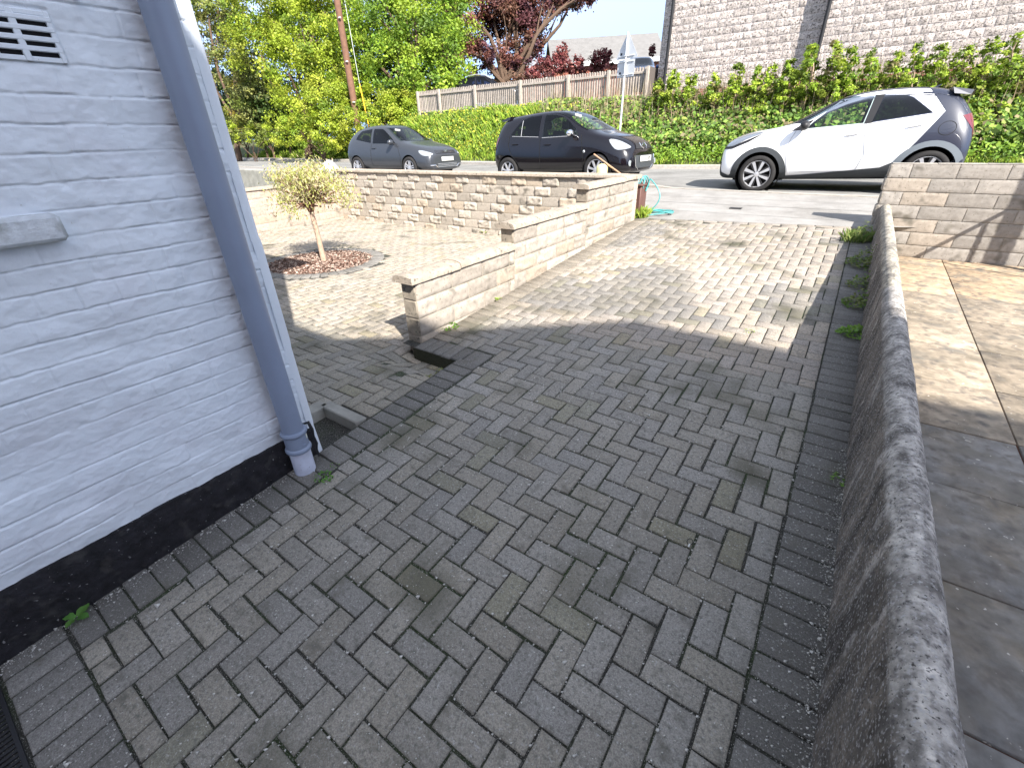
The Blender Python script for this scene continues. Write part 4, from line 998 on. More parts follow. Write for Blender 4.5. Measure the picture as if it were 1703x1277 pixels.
for k in (-1, 1):
    ribbon(bvm, 'chrome_trim', M['chrome'], [(k*.12, .76), (k*.13, .70), (k*.06, .655)], 'F', bc, .022, .012)
    ribbon(bvm, 'chrome_trim', M['chrome'], [(k*.46, .54), (k*.42, .34), (k*.30, .27)], 'F', bc, .018, .012)
    P = proj_pts(bvm, [(k*.60, .40)], 'F', .01)[0]; B = MB(); B.lathe([(0, 0), (.055, 0), (.06, -.012), (0, -.012)], 20, Matrix.Translation(P)@Matrix.Rotation(math.pi/2, 4, 'Y')); B.build('fog_lamp', M['lamp'], bc)
    P = proj_pts(bvm, [(.92, .66)], 'L' if k > 0 else 'R', .004)[0]; B = MB(); B.lathe([(0, .008), (.025, .006), (.03, 0)], 16, Matrix.Translation(P)@Matrix.Rotation(-k*math.pi/2, 4, 'X')); B.build('side_repeater', M['lamp'], bc)
P = proj_pts(bvm, [(0, .72)], 'F', .012)[0]
B = MB(); B.lathe([(.038, 0), (.052, 0), (.052, .01), (.038, .01), (.038, 0)], 24, Matrix.Translation(P)@Matrix.Rotation(math.pi/2, 4, 'Y')); B.bbox(P.x, P.x+.012, P.y-.06, P.y+.06, P.z-.010, P.z+.010, .003); B.build('badge', M['chrome'], bc)
front_plate(bc, proj_pts(bvm, [(0, .47)], 'F', .01)[0].x+.015, .47, 'CU16 UJP')
B = MB(); B.add([(-1.28, -.53, 1.455), (-1.28, .53, 1.455), (-1.60, .48, 1.40), (-1.60, -.48, 1.40), (-1.30, -.55, 1.38), (-1.30, .55, 1.38), (-1.56, .50, 1.365), (-1.56, -.50, 1.365)], [(0, 1, 2, 3), (4, 7, 6, 5), (0, 4, 5, 1), (1, 5, 6, 2), (2, 6, 7, 3), (3, 7, 4, 0)]); B.build('spoiler', M['black_paint'], bc)
B = MB(); B.tube([(.22, 0, 1.46), (.10, 0, 1.50)], [.012, .004], 6); B.build('aerial', M['dark'], bc)
B = MB(); P = proj_pts(bvm, [(-.36, 1.37), (-.27, 1.33)], 'F', .012); B.tube(P, .028, 8); B.build('screen_sticker', M['plate'], bc)
place(bc, -5.783, 10.556, .732, -.071, .027)

# ---- dark grey three-door hatchback (faces right)
st = [(-1.78, .40, .66, .74, .52, .56, .56, .46), (-1.75, .28, .78, .98, .64, .72, .70, .58), (-1.66, .24, .92, 1.12, .70, .80, .75, .62), (-1.50, .22, .97, 1.28, .74, .81, .76, .60),
      (-1.28, .2, .98, 1.38, .75, .82, .77, .58), (-.9, .2, .97, 1.46, .77, .82, .77, .57), (-.3, .2, .95, 1.49, .77, .82, .77, .57), (.10, .2, .94, 1.46, .77, .82, .77, .57), (.40, .2, .93, 1.31, .77, .82, .77, .58),
      (.80, .2, .92, 1.10, .77, .82, .77, .62), (1.05, .2, .91, .99, .77, .825, .76, .66), (1.45, .2, .84, .93, .77, .83, .75, .64), (1.80, .2, .76, .86, .75, .80, .72, .60), (1.98, .2, .66, .76, .70, .75, .68, .54), (2.06, .26, .54, .62, .58, .62, .58, .42)]
gc = empty('hatchback_car', (0, 0, 0)); tag(gc, 'dark grey three-door hatchback parked leftmost at the kerb below the telegraph pole', 'car')
bvp = hatch(gc, st, M['grey_paint'], dict(cabin=[(-1.35, .55), (-1.42, .92), (-1.28, 1.18), (-1.08, 1.31), (-.8, 1.36), (-.2, 1.38), (.10, 1.34), (.42, 1.20), (.82, .96), (.92, .80), (.72, .55)],
    win=[('rear_side_window', [(-1.20, 1.09), (-1.14, 1.20), (-.98, 1.32), (-.48, 1.365), (-.46, .985)]), ('front_side_window', [(-.38, 1.365), (0, 1.35), (.12, 1.30), (.45, 1.10), (.66, .95), (-.36, .97)])],
    gaps=[[(-.42, .96), (-.47, .70), (-.45, .34)], [(.72, .96), (.80, .80), (.88, .60), (.86, .36)], [(-.45, .335), (.86, .335)]],
    trims=[], handles=[(-.30, .84)], hl=[(1.62, .75), (1.76, .75), (1.96, .69), (2.0, .63), (1.86, .61), (1.70, .66)], tl=[(-1.60, .99), (-1.9, .99), (-1.9, .74), (-1.66, .76)],
    mir=(.58, .99), mirmat=M['grey_paint'], wheel='polo', ws=[(-.64, 1.01), (.64, 1.01), (.60, 1.12), (.50, 1.385), (0, 1.41), (-.50, 1.385), (-.60, 1.12)],
    front=[('upper_grille', M['dark'], [(-.42, .66), (.42, .66), (.42, .74), (-.42, .74)]), ('lower_grille', M['clad'], [(-.40, .28), (.40, .28), (.46, .42), (-.46, .42)])]))
for z_ in (.685, .715): ribbon(bvp, 'grille_bar', M['chrome'], [(-.42, z_), (.42, z_)], 'F', gc, .007, .011)
for z_ in (.31, .35, .39): ribbon(bvp, 'grille_bar', M['palegap'], [(-.42, z_), (.42, z_)], 'F', gc, .008, .010)
for k in (-1, 1): ribbon(bvp, 'chrome_trim', M['chrome'], [(k*.68, .36), (k*.50, .36), (k*.40, .28)], 'F', gc, .03, .012)
P = proj_pts(bvp, [(0, .71)], 'F', .014)[0]
B = MB(); B.lathe([(.044, 0), (.056, 0), (.056, .01), (.044, .01), (.044, 0)], 24, Matrix.Translation(P)@Matrix.Rotation(math.pi/2, 4, 'Y'))
for pl in ([(-.028, .036), (0, .004), (.028, .036)], [(-.036, .012), (-.018, -.036), (0, .0), (.018, -.036), (.036, .012)]): B.tube([(P.x+.006, P.y+a, P.z+b) for a, b in pl], .005, 5)
B.build('badge', M['chrome'], gc)
front_plate(gc, proj_pts(bvp, [(0, .515)], 'F', .01)[0].x+.015, .515, 'CV15 WUX')
B = MB(); P = proj_pts(bvp, [(-.40, 1.31), (-.26, 1.29)], 'F', .012); B.tube(P, .028, 8); B.build('screen_sticker', M['plate'], gc)
place(gc, -12.343, 11.196, .70, -.003, 0)

# ---- cars standing behind the timber fence (only their roofs show)
def copy_car(src, name, label, paint_from, paint_to):
    r = src.copy(); COL.objects.link(r); r.name = name; r['label'] = label
    def rec(a, b):
        for ch in a.children:
            c_ = ch.copy(); COL.objects.link(c_); c_.parent = b
            if c_.data is not None and c_.data.materials and c_.data.materials[0] == paint_from:
                c_.data = c_.data.copy(); c_.data.materials[0] = paint_to
            rec(ch, c_)
    rec(src, r); return r
c1 = copy_car(gc, 'hatchback_car', 'dark car with a silver roof edge standing behind the timber fence', M['grey_paint'], M['black_paint'])
p = at(808, 127, 25.5); place(c1, p.x, p.y, p.z-1.45, .35, 0)
c2 = copy_car(gc, 'hatchback_car', 'blue car whose roof shows over the fence beside the road sign', M['grey_paint'], M['blue_paint'])
p = at(1078, 94, 20.5); place(c2, p.x-.4, p.y, p.z-1.45, -1.2, 0)
B = MB(); B.tube([(-.9, -.57, 1.455), (-.3, -.585, 1.485), (.1, -.57, 1.45), (.5, -.60, 1.26)], .022, 6); B.build('roof_rail', M['alloy'], c1)
# ================================================================ BUILDINGS AND FENCE BEYOND THE ROAD
M['stone'] = mat('split_faced_stone', attr=True, rough=.95, var=.3, nscale=16, bump=.9, bscale=60, bdist=.02, spec=.1, spots=[(20, .54, .64, (.16,.14,.125)), (45, .58, .66, (.13,.11,.10))])
M['palemortar'] = mat('pale_mortar', base=(.70,.62,.585), rough=1)
bl = empty('stone_building', (-7, 20, 2.6)); tag(bl, 'large split-faced pale stone block building above the roadside hedge', 'building')
def fac(x0, x1, y, seed):
    V = []; F = []; Cc = []; nb_ = 0; R = np.random.default_rng(seed); z = 2.5; NU, NV = 7, 5
    while z < 8.0:
        s_ = x0-R.uniform(0, .2)
        while s_ < x1:
            Lb = R.choice([.30, .44, .44, .22]); s0 = max(s_, x0); s1 = min(s_+Lb, x1)
            if s1-s0 > .04 and y < 50:
                us = np.linspace(s0+.007, s1-.007, NU); vs = np.linspace(z+.007, z+.215-.007, NV); U, W = np.meshgrid(us, vs, indexing='ij')
                e = np.clip(np.minimum(np.minimum(U-us[0], us[-1]-U)/.03, np.minimum(W-vs[0], vs[-1]-W)/.03), 0, 1)
                h = .026*(.5+1.2*vnoise(U*16, W*19, seed))*e+.004
                ix = np.arange(NU*NV).reshape(NU, NV)+nb_
                V.append(np.column_stack([U.ravel(), (y-h).ravel(), W.ravel()])); F.append(np.stack([ix[:-1, :-1], ix[1:, :-1], ix[1:, 1:], ix[:-1, 1:]], -1).reshape(-1, 4))
                c = np.array([.55, .485, .44])*R.uniform(.85, 1.15); Cc.append(np.tile(c, (NU*NV, 1))); nb_ += NU*NV
            s_ += Lb
        z += .215
    o = np_mesh('stone_facing', np.concatenate(V), np.concatenate(F), [M['stone']], None, cols=np.concatenate(Cc)); return wp(o, bl)
fac(-7.31, -6.94, 20.26, 1); fac(-6.94, -2.06, 20.0, 2); fac(-2.06, 12, 19.76, 3)
B = MB(); B.box(-7.305, -6.945, 20.265, 33, 1.5, 8.6); B.box(-6.935, -2.065, 20.005, 33, 1.5, 8.6); B.box(-2.055, 12, 19.765, 33, 1.5, 8.6); wp(B.build('wall_core', M['palemortar']), bl)
for X_, Y_ in ((-6.90, 19.93), (-2.02, 19.69)):
    B = MB(); B.tube([(X_, Y_, 2.2), (X_, Y_, 8.6)], .055, 10); wp(B.build('downpipe', M['dark']), bl)
B = MB(); B.box(-7.6, 12.2, 19.5, 33.2, 8.6, 8.8); B.add([(-7.6, 19.5, 8.8), (12.2, 19.5, 8.8), (12.2, 33, 8.8), (-7.6, 33, 8.8), (-7.6, 26, 12), (12.2, 26, 12)], [(0, 1, 5, 4), (2, 3, 4, 5), (1, 2, 5), (3, 0, 4)]); wp(B.build('roof', M['dark']), bl)
# low red brick wall behind the hedge
B = MB(); B.bbox(-6.5, 9, 19.0, 19.22, 1.8, 3.05, .01); o = B.build('brick_wall', mat('old_red_brick', base=(.25, .10, .075), rough=.95, var=.25, nscale=12, wave=('Z', 4.2, (.4, .33, .28), .0, .12))); tag(o, 'low red brick wall half hidden behind the roadside hedge', 'wall')

# timber fence
fn = empty('timber_fence', (-13, 19.6, 2.6)); tag(fn, 'weathered close-boarded timber fence with posts on top of the grassy bank', 'fence')
FY = 19.6; fxs = [-19.6, -18.1, -15.8, -13.2, -10.8, -9.0, -7.42]
V = []; F = []; Cc = []; x = -19.7; k = 0
while x < -7.4:
    w_ = .088; zt = 3.90+.012*rng.uniform(-1, 1)+.03; zb = 2.86; y_ = FY+.004*rng.uniform(-1, 1)
    for a in ((x, y_-.02), (x+w_, y_-.02), (x+w_, y_), (x, y_)): pass
    pr = [(x, zb), (x+w_, zb), (x+w_, zt-.03), (x+w_*.75, zt), (x+w_*.25, zt), (x, zt-.03)]
    b0 = len(V); V += [(a, y_-.018, b) for a, b in pr]+[(a, y_, b) for a, b in pr]
    F += [(b0, b0+1, b0+2, b0+5), (b0+5, b0+2, b0+3, b0+4), (b0+1, b0+7, b0+8, b0+2), (b0, b0+5, b0+11, b0+6), (b0+4, b0+3, b0+9, b0+10), (b0+7, b0+6, b0+11, b0+8)]
    g_ = rng.uniform(.8, 1.15); Cc += [(.33*g_, .285*g_, .245*g_)]*12; x += w_+.022
wp(np_mesh('boards', V, F, [M['fence']], None, cols=np.array(Cc)), fn)
def plank(name, x0, x1, z0, z1, y0, y1, parent=fn):
    V = []; 
    B = MB(); B.bbox(x0, x1, y0, y1, z0, z1, .006); o = B.build(name, mat_plank); return wp(o, parent)
mat_plank = mat('fence_timber', base=(.35, .305, .26), rough=.95, var=.2, nscale=9, bump=.3, bscale=60)
for x0 in fxs: plank('post', x0-.05, x0+.05, 2.3, 3.93, FY-.16, FY-.04)
for a, b in zip(fxs[:-1], fxs[1:]):
    plank('rail', a+.062, b-.062, 3.72, 3.80, FY-.065, FY-.021)
    plank('rail', a+.062, b-.062, 2.98, 3.05, FY-.065, FY-.021)
B = MB(); B.bbox(-7.40, -7.36, 19.55, 22.5, 2.4, 3.92, .005); wp(B.build('return_panel', mat('dark_timber', base=(.10, .085, .075), rough=.95)), fn)

# pale house with grey tiled roof far behind, second roofs beside it
def far_house(name, label, R0, R1, eave_drop, depth, wallm, roofm, zbase):
    """gable house: ridge R0->R1, near eave towards the camera"""
    h = empty(name, ((R0.x+R1.x)/2, (R0.y+R1.y)/2, zbase)); tag(h, label, 'house')
    d = (R1-R0); d.z = 0; d.normalize(); nrm = Vector((d.y, -d.x, 0))
    if nrm.dot(Vector((R0.x, R0.y, 0))) > 0: nrm = -nrm
    e = [R0+nrm*depth, R1+nrm*depth, R1-nrm*depth, R0-nrm*depth]; 
    for v in e: v.z -= eave_drop
    ov = d*.3
    B = MB(); B.add([R0-ov, R1+ov, e[1]+ov, e[0]-ov, e[2]+ov, e[3]-ov], [(0, 1, 2, 3), (1, 0, 5, 4)]); B2 = [v+Vector((0, 0, -.15)) for v in (R0-ov, R1+ov, e[1]+ov, e[0]-ov, e[2]+ov, e[3]-ov)]
    B.add(B2, [(0, 3, 2, 1), (1, 4, 5, 0)]); rf = wp(B.build('roof', roofm), h)
    w = [p-nrm*.35 if i < 2 else p+nrm*.35 for i, p in enumerate(e)]
    vv = [Vector((p.x, p.y, zbase)) for p in w]+[Vector((p.x, p.y, p.z-.1+.2)) for p in w]+[R0+Vector((0, 0, -.2)), R1+Vector((0, 0, -.2))]
    B = MB(); B.add(vv, [(0, 1, 5, 4), (2, 3, 7, 6), (1, 2, 6, 9, 5), (3, 0, 4, 8, 7)]); wp(B.build('wall', wallm), h)
    B = MB(); B.add([e[0]-ov+Vector((0, 0, -.35)), e[1]+ov+Vector((0, 0, -.35)), e[1]+ov+Vector((0, 0, .02)), e[0]-ov+Vector((0, 0, .02)), ], [(0, 1, 2, 3)]); 
    B.add([e[0]-ov+nrm*.03+Vector((0, 0, -.35)), e[1]+ov+nrm*.03+Vector((0, 0, -.35)), e[1]+ov+nrm*.03+Vector((0, 0, .02)), e[0]-ov+nrm*.03+Vector((0, 0, .02))], [(0, 1, 2, 3)])
    wp(B.build('fascia', M['white_upvc']), h); return h
M['white_upvc'] = mat('white_fascia', base=(.75, .75, .76), rough=.4)
def rooftile(name, c):
    mt = mat(name, base=c, rough=.9, var=.12, nscale=2); nt = mt.node_tree; p = nt.nodes['Principled BSDF']
    geo = nt.nodes.new('ShaderNodeNewGeometry'); w = nt.nodes.new('ShaderNodeTexWave'); w.bands_direction = 'Z'; w.inputs['Scale'].default_value = 2.6; w.wave_profile = 'SAW'
    nt.links.new(geo.outputs['Position'], w.inputs['Vector']); b = nt.nodes.new('ShaderNodeBump'); b.inputs['Distance'].default_value = .08; b.inputs['Strength'].default_value = 1; nt.links.new(w.outputs['Fac'], b.inputs['Height']); nt.links.new(b.outputs[0], p.inputs['Normal']); return mt
R0 = at(916, 67, 44); R1 = at(1089, 55, 44)
far_house('house', 'house with a wide grey tiled roof behind the red shrubs and fence', R0, R1, 2.35, 3.6, M['redbrick'], rooftile('grey_roof_tiles', (.17, .165, .16)), 3.0)
far_house('house', 'distant roof just left of the stone building, behind the main grey roof', at(1092, 82, 60), at(1128, 80, 60), 2.6, 4, M['redbrick'], rooftile('far_roof_tiles', (.14, .13, .125)), 3.0)
far_house('house', 'small grey roofed house glimpsed between the copper beech and the red shrubs', at(868, 100, 56), at(905, 97, 56), 2.4, 4, M['redbrick'], rooftile('slate_roof', (.20, .21, .23)), 3.0)

# road sign seen from the back
sg = empty('road_sign', (-6.68, 15.6, .9)); tag(sg, 'triangular road sign over a square plate on a grey pole, seen from the back', 'sign')
pb = at_y(1031, 218, 15.6); pt_ = at_y(1040, 54, 15.6); ax = pb.x
B = MB(); B.tube([(ax, 15.6, .7), (ax, 15.6, pt_.z)], .030, 14); wp(B.build('pole', M['steel']), sg)
L_ = at_y(1023, 96, 15.56); R_ = at_y(1056, 94, 15.56); T_ = at_y(1039, 56, 15.56); cxs = ax-.03
Wt = .39; zb_ = 3.76; zt_ = 4.36
def rot_sign(B_): return Matrix.Translation((ax, 15.6, 0))@Matrix.Rotation(math.radians(-12), 4, 'Z')
MS = rot_sign(None)
B = MB(); tri = [(-Wt, zb_), (-Wt+.03, zb_-.03), (Wt-.03, zb_-.03), (Wt, zb_), (.025, zt_), (-.025, zt_)]
B.prism([(a, b) for a, b in tri], -.0015, .0015, MS@Matrix.Translation((0, .045, 0))@Matrix.Rotation(math.pi/2, 4, 'X')); wp(B.build('triangle_plate', M['signback']), sg)
B = MB(); B.prism([(-.30, 3.27), (.30, 3.27), (.31, 3.29), (.31, 3.69), (.30, 3.71), (-.30, 3.71), (-.31, 3.69), (-.31, 3.29)], -.0015, .0015, MS@Matrix.Translation((0, .045, 0))@Matrix.Rotation(math.pi/2, 4, 'X')); wp(B.build('square_plate', M['signback']), sg)
for zz_ in (3.80, 3.66, 3.33):
    B = MB(); B.bbox(-.28, .28, .024, .044, zz_-.012, zz_+.012, .003, 0, MS); B.bbox(-.045, .045, -.04, .03, zz_-.014, zz_+.014, .003, 0, MS); wp(B.build('bracket', M['steel']), sg)
for zz_ in (3.86, 3.38):
    B = MB(); B.bbox(-.23, -.17, .036, .0435, zz_-.03, zz_+.03, .002, 0, MS); wp(B.build('label', M['dark']), sg)

# telegraph pole and stay wire
tb = at(593, 195, 24.6)
tp = empty('telegraph_pole', (tb.x, tb.y, 1.2)); tag(tp, 'brown wooden telegraph pole rising in front of the green trees', 'pole')
B = MB(); B.tube([(tb.x, tb.y, .9), (tb.x-.02, tb.y, 5), (tb.x, tb.y, 11)], [.19, .17, .14], 18); wp(B.build('pole', M['pole']), tp)
for zz_ in (3.6, 5.4, 7.2):
    B = MB(); B.bbox(tb.x+.10, tb.x+.24, tb.y-.2, tb.y-.12, zz_, zz_+.06, .01); wp(B.build('step_bracket', M['steel']), tp)
B = MB(); B.bbox(tb.x-.16, tb.x+.10, tb.y-.22, tb.y-.18, 1.5, 1.95, .01); wp(B.build('plate', M['steel']), tp)
s0 = at(613, 208, 24); s1 = at(598, 140, 24); s2 = at(574, 0, 24)
d_ = (s2-s0); s3 = s0+d_*1.6
sw_ = empty('stay_wire', s0); tag(sw_, 'thin steel stay wire with a yellow guard tube beside the telegraph pole', 'wire')
B = MB(); B.tube([s1, s3], .012, 6); wp(B.build('wire', M['steel']), sw_)
B = MB(); B.tube([s0-Vector((0, 0, .9)), s0, s1], .028, 8); wp(B.build('guard_tube', M['orange']), sw_)

# brown box, hose, broom, yellow tub behind the corner of the front wall
B = MB(); B.bbox(-3.05, -2.672, 7.24, 7.50, .50, 1.0, .012); B.bbox(-3.07, -2.655, 7.22, 7.52, 1.0, 1.035, .008)
bx = B.build('grit_box', M['brownbox']); tag(bx, 'brown metal box standing on the pavement behind the wall corner', 'box')
pts = []
c0 = Vector((-2.62, 7.42, 1.0))
for k in range(150):
    t = k/149; a = t*2*math.pi*4.5
    pts.append(Vector((-2.74+.06*math.sin(a*.7)+.04*t, 7.40+.10*math.sin(a), 1.02+.10*math.cos(a)+.02*math.sin(a*2.1))))
for k in range(40):
    t = k/39; a = t*math.pi; pts.append(Vector((-2.62+.20*math.sin(a), 7.45-.1*t, 1.10-.53*t)))
for k in range(70):
    t = k/69; a = t*2*math.pi*2.6; pts.append(Vector((-2.44+.20*math.cos(a)*(1-.2*t), 7.62+.10*math.sin(a), .585+.015*math.sin(a*1.7)+.02)))
B = MB(); B.tube(pts, .009, 7); tag(B.build('garden_hose', M['teal']), 'tangled turquoise hose hanging over the brown box at the wall corner', 'hose')
br = empty('broom', (-3.1, 7.4, .5)); tag(br, 'wooden handled broom leaning behind the wall in front of the black car', 'broom')
b0 = at_y(1030, 288, 7.30); b1 = at_y(988, 257, 7.85); dd = (b0-b1).normalized()
B = MB(); B.tube([b1, b0+dd*.28], .013, 8); wp(B.build('handle', M['wood']), br)
B = MB(); q = b0+dd*.28; B.bbox(q.x-.1, q.x+.1, q.y-.04, q.y+.04, q.z-.1, q.z, .01); wp(B.build('head', M['wood']), br)
p = at_y(1001, 281, 7.45)
B = MB(); B.lathe([(0, -.5), (.085, -.5), (.09, -.06), (.08, -.03), (.04, 0), (.0, .005)], 20, Matrix.Translation((p.x, p.y, p.z+.07))); tag(B.build('tub', M['yellow']), 'pale yellow plastic tub just showing over the front wall', 'tub')
# pale rubbish bag showing over the left end of the front wall, behind the small tree
bm = bmesh.new(); bmesh.ops.create_icosphere(bm, subdivisions=4, radius=1)
q = at_y(548, 276, 7.6)
for v in bm.verts: n_ = 1+.22*float(fbm(v.co.x*2+5, v.co.y*2+v.co.z*2, 4)); v.co = Vector((q.x+v.co.x*.28*n_, q.y+v.co.y*.2*n_, q.z-.18+v.co.z*.30*n_))
for f in bm.faces: f.smooth = True
me = bpy.data.meshes.new('bag'); bm.to_mesh(me); bm.free(); o = link_obj('rubbish_bag', me, None, [mat('pale_bag', base=(.5, .5, .5), rough=.5)]); tag(o, 'pale plastic bag showing over the wall behind the small tree', 'bag')

# small dropped things on the paving
p = at(1147, 902, 1); r_ = ray(1147, 902); t = -CAM_H/(r_[2]-SLOPE*r_[1]); p = Vector((t*r_[0], t*r_[1], CAM_H+t*r_[2]))
B = MB(); B.tube([(p.x+.012*math.cos(a), p.y+.012*math.sin(a), p.z+.006+.006*math.sin(a)) for a in np.linspace(0, 2*math.pi, 20)], .0016, 6); a_ = B.build('key_loop', M['dark'])
tag(a_, 'tiny black loop with a pale tag lying on the drive', 'loop')
B = MB(); B.bbox(p.x-.001, p.x+.006, p.y-.030, p.y-.010, p.z+.002, p.z+.005, .001); B.build('tag', M['teal'] if False else M['plate'], a_)
# ================================================================ VEGETATION
def crown(blobs, nleaf, size, pal, seed=0, sub=9, spread=.26, aspect=.6, up=.35, vcol=.25, clumpvar=.25, shell=.55):
    """leaf quads gathered in sub-clumps around blobs [(centre, (rx,ry,rz))]"""
    R = np.random.default_rng(seed); tot = sum(b[1][0]*b[1][2] for b in blobs); CE = []; NO = []; CO = []; tips = []
    pal = np.array(pal)
    for c, r in blobs:
        c = np.array(c); r = np.array(r); k = max(4, int(sub*3)); n = int(nleaf*r[0]*r[2]/tot/k)+1
        for _ in range(k):
            d = R.normal(size=3); d /= np.linalg.norm(d); rad = shell+(1-shell)*R.random()**.6
            cc = c+d*r*rad; s_ = spread*r.mean()*R.uniform(.5, 1.25)
            P = cc+R.normal(size=(n, 3))*s_*np.array([1, 1, .75])*.6
            N_ = R.normal(size=(n, 3))+d*1.0+np.array([0, 0, up*2]); N_ /= np.linalg.norm(N_, axis=1)[:, None]
            base = pal[R.integers(len(pal))]*R.uniform(1-clumpvar, 1+clumpvar)
            CE.append(P); NO.append(N_); CO.append(base[None]*R.uniform(1-vcol, 1+vcol, (n, 1))); tips.append(cc)
    CE = np.concatenate(CE); NO = np.concatenate(NO); CO = np.clip(np.concatenate(CO), 0, 1); n = len(CE)
    A = R.normal(size=(n, 3)); U = np.cross(NO, A); U /= np.linalg.norm(U, axis=1)[:, None]; W = np.cross(NO, U); sz = size*R.uniform(.6, 1.3, (n, 1))
    return CE, U*sz*.5, W*sz*.5*aspect, CO, tips
def limb(B, a, b, r0, r1, bend=.12, n=6, R=random):
    a = Vector(a); b = Vector(b); L = (b-a).length; pts = []; off = Vector((R.uniform(-1, 1), R.uniform(-1, 1), R.uniform(-.2, .8)))*L*bend
    for i in range(n+1): t = i/n; pts.append(a.lerp(b, t)+off*math.sin(math.pi*t)+Vector((R.uniform(-1, 1), R.uniform(-1, 1), R.uniform(-1, 1)))*L*.012)
    B.tube(pts, [r0+(r1-r0)*(i/n)**.8 for i in range(n+1)], 7); return pts
def tree(name, label, cat, group, base, blobs, nleaf, size, pal, trunk_r, seed, stems=1, bark=None, twigs=2, fork=.35, **kw):
    random.seed(seed); base = Vector(base); root = empty(name, base); tag(root, label, cat, group)
    CE, U, W, CO, tips = crown(blobs, nleaf, size, pal, seed, **kw)
    o = quads(CE, U, W, 'crown', [M['leaf']], CO); wp(o, root)
    B = MB(); ctr = sum((Vector(b[0]) for b in blobs), Vector())/len(blobs); low = min(b[0][2]-b[1][2] for b in blobs)
    for s_ in range(stems):
        b0 = base+Vector((random.uniform(-1, 1), random.uniform(-1, 1), 0))*(trunk_r*2.2 if stems > 1 else 0)
        top = Vector((base.x*.6+ctr.x*.4+random.uniform(-1, 1)*trunk_r*3*(stems > 1), base.y*.6+ctr.y*.4, base.z+(ctr.z-base.z)*fork*random.uniform(.8, 1.2)))
        limb(B, b0-Vector((0, 0, .3)), top, trunk_r*(1 if stems == 1 else .5), trunk_r*.75*(1 if stems == 1 else .6), .04)
        for i, (c, r) in enumerate(blobs):
            if stems > 1 and i % stems != s_: continue
            pp = limb(B, top, c, trunk_r*.5, trunk_r*.16, .14)
            for q in range(twigs):
                tpp = tips[random.randrange(i*max(4, int(kw.get('sub', 9)*3)), (i+1)*max(4, int(kw.get('sub', 9)*3)))]
                limb(B, pp[random.randrange(2, len(pp))], tpp, trunk_r*.16, trunk_r*.04, .1, 4)
    wp(B.build('trunk', bark or M['bark']), root); return root
YG = [(.27, .35, .028), (.33, .40, .04), (.18, .27, .025), (.38, .42, .05)]
MG = [(.19, .30, .028), (.27, .38, .035), (.12, .21, .022), (.32, .42, .045)]
OL = [(.20, .25, .05), (.22, .22, .06), (.26, .27, .08), (.11, .13, .04)]
def pb(px, py, t, r, ry=None, rz=None):
    c = at(px, py, t); R_ = r*t/F_PX; return (tuple(c), (R_, (ry or r)*t/F_PX, (rz or r)*t/F_PX))
def gz(x, y): return float(terr(x, y))
# big bright green trees
b_ = at(690, 200, 26)
tree('maple_tree', 'tall bright green tree in leaf filling the view between pole and fence', 'tree', None, (b_.x, b_.y, gz(b_.x, b_.y)),
     [pb(640, 40, 26, 62), pb(700, 70, 26.5, 60), pb(745, 100, 26, 48), pb(655, 115, 25.4, 52), pb(720, 150, 25.5, 45), pb(600, 70, 26.5, 52), pb(690, -20, 27, 75), pb(740, 20, 27.5, 55), pb(620, -60, 27, 80), pb(762, 148, 26.5, 26)], 46000, .17, MG, .30, 11, sub=11, spread=.28)
b_ = at(500, 200, 27)
tree('maple_tree', 'tall yellow-green tree left of the telegraph pole', 'tree', None, (b_.x, b_.y, gz(b_.x, b_.y)),
     [pb(470, 30, 27, 58), pb(520, 85, 26, 55), pb(430, 80, 27, 50), pb(540, 20, 27, 55), pb(480, 120, 26, 46), pb(560, 110, 26.5, 42), pb(420, -10, 28, 55), pb(500, -50, 28, 75)], 40000, .16, YG, .28, 12, sub=11, spread=.27)
b_ = at(380, 210, 30)
tree('ash_tree', 'thin grey-green tree at the left with sky showing through', 'tree', None, (b_.x, b_.y, gz(b_.x, b_.y)),
     [pb(365, 25, 30, 40), pb(400, 60, 30, 34), pb(385, 110, 30, 34), pb(410, 145, 29, 38), pb(350, -20, 30, 50), pb(430, 170, 30, 34), pb(330, 60, 31, 36)], 20000, .18, OL, .22, 13, sub=8, spread=.34, twigs=4)
# copper beech with bare lower boughs
b_ = at(812, 140, 33)
BE = [(.19, .08, .065), (.13, .05, .055), (.27, .12, .085), (.09, .04, .055), (.22, .12, .08)]
tree('copper_beech', 'copper beech with dark red leaves and bare boughs behind the fence', 'tree', None, (b_.x, b_.y, 3.2),
     [pb(770, 25, 33, 45), pb(820, 10, 33, 45), pb(870, 15, 33, 40), pb(755, 80, 33, 28), pb(800, 90, 33, 26), pb(850, 95, 33.5, 26), pb(885, 70, 33, 20), pb(920, 8, 33, 24, rz=16), pb(950, 2, 33, 20, rz=12), pb(975, -6, 33, 20, rz=12), pb(800, -50, 33, 70), pb(880, -40, 33, 60), pb(945, -32, 33, 45), pb(735, 115, 33, 22), pb(870, 120, 33, 20)],
     74000, .20, BE, .42, 14, sub=9, spread=.34, twigs=5, stems=3, fork=.30)
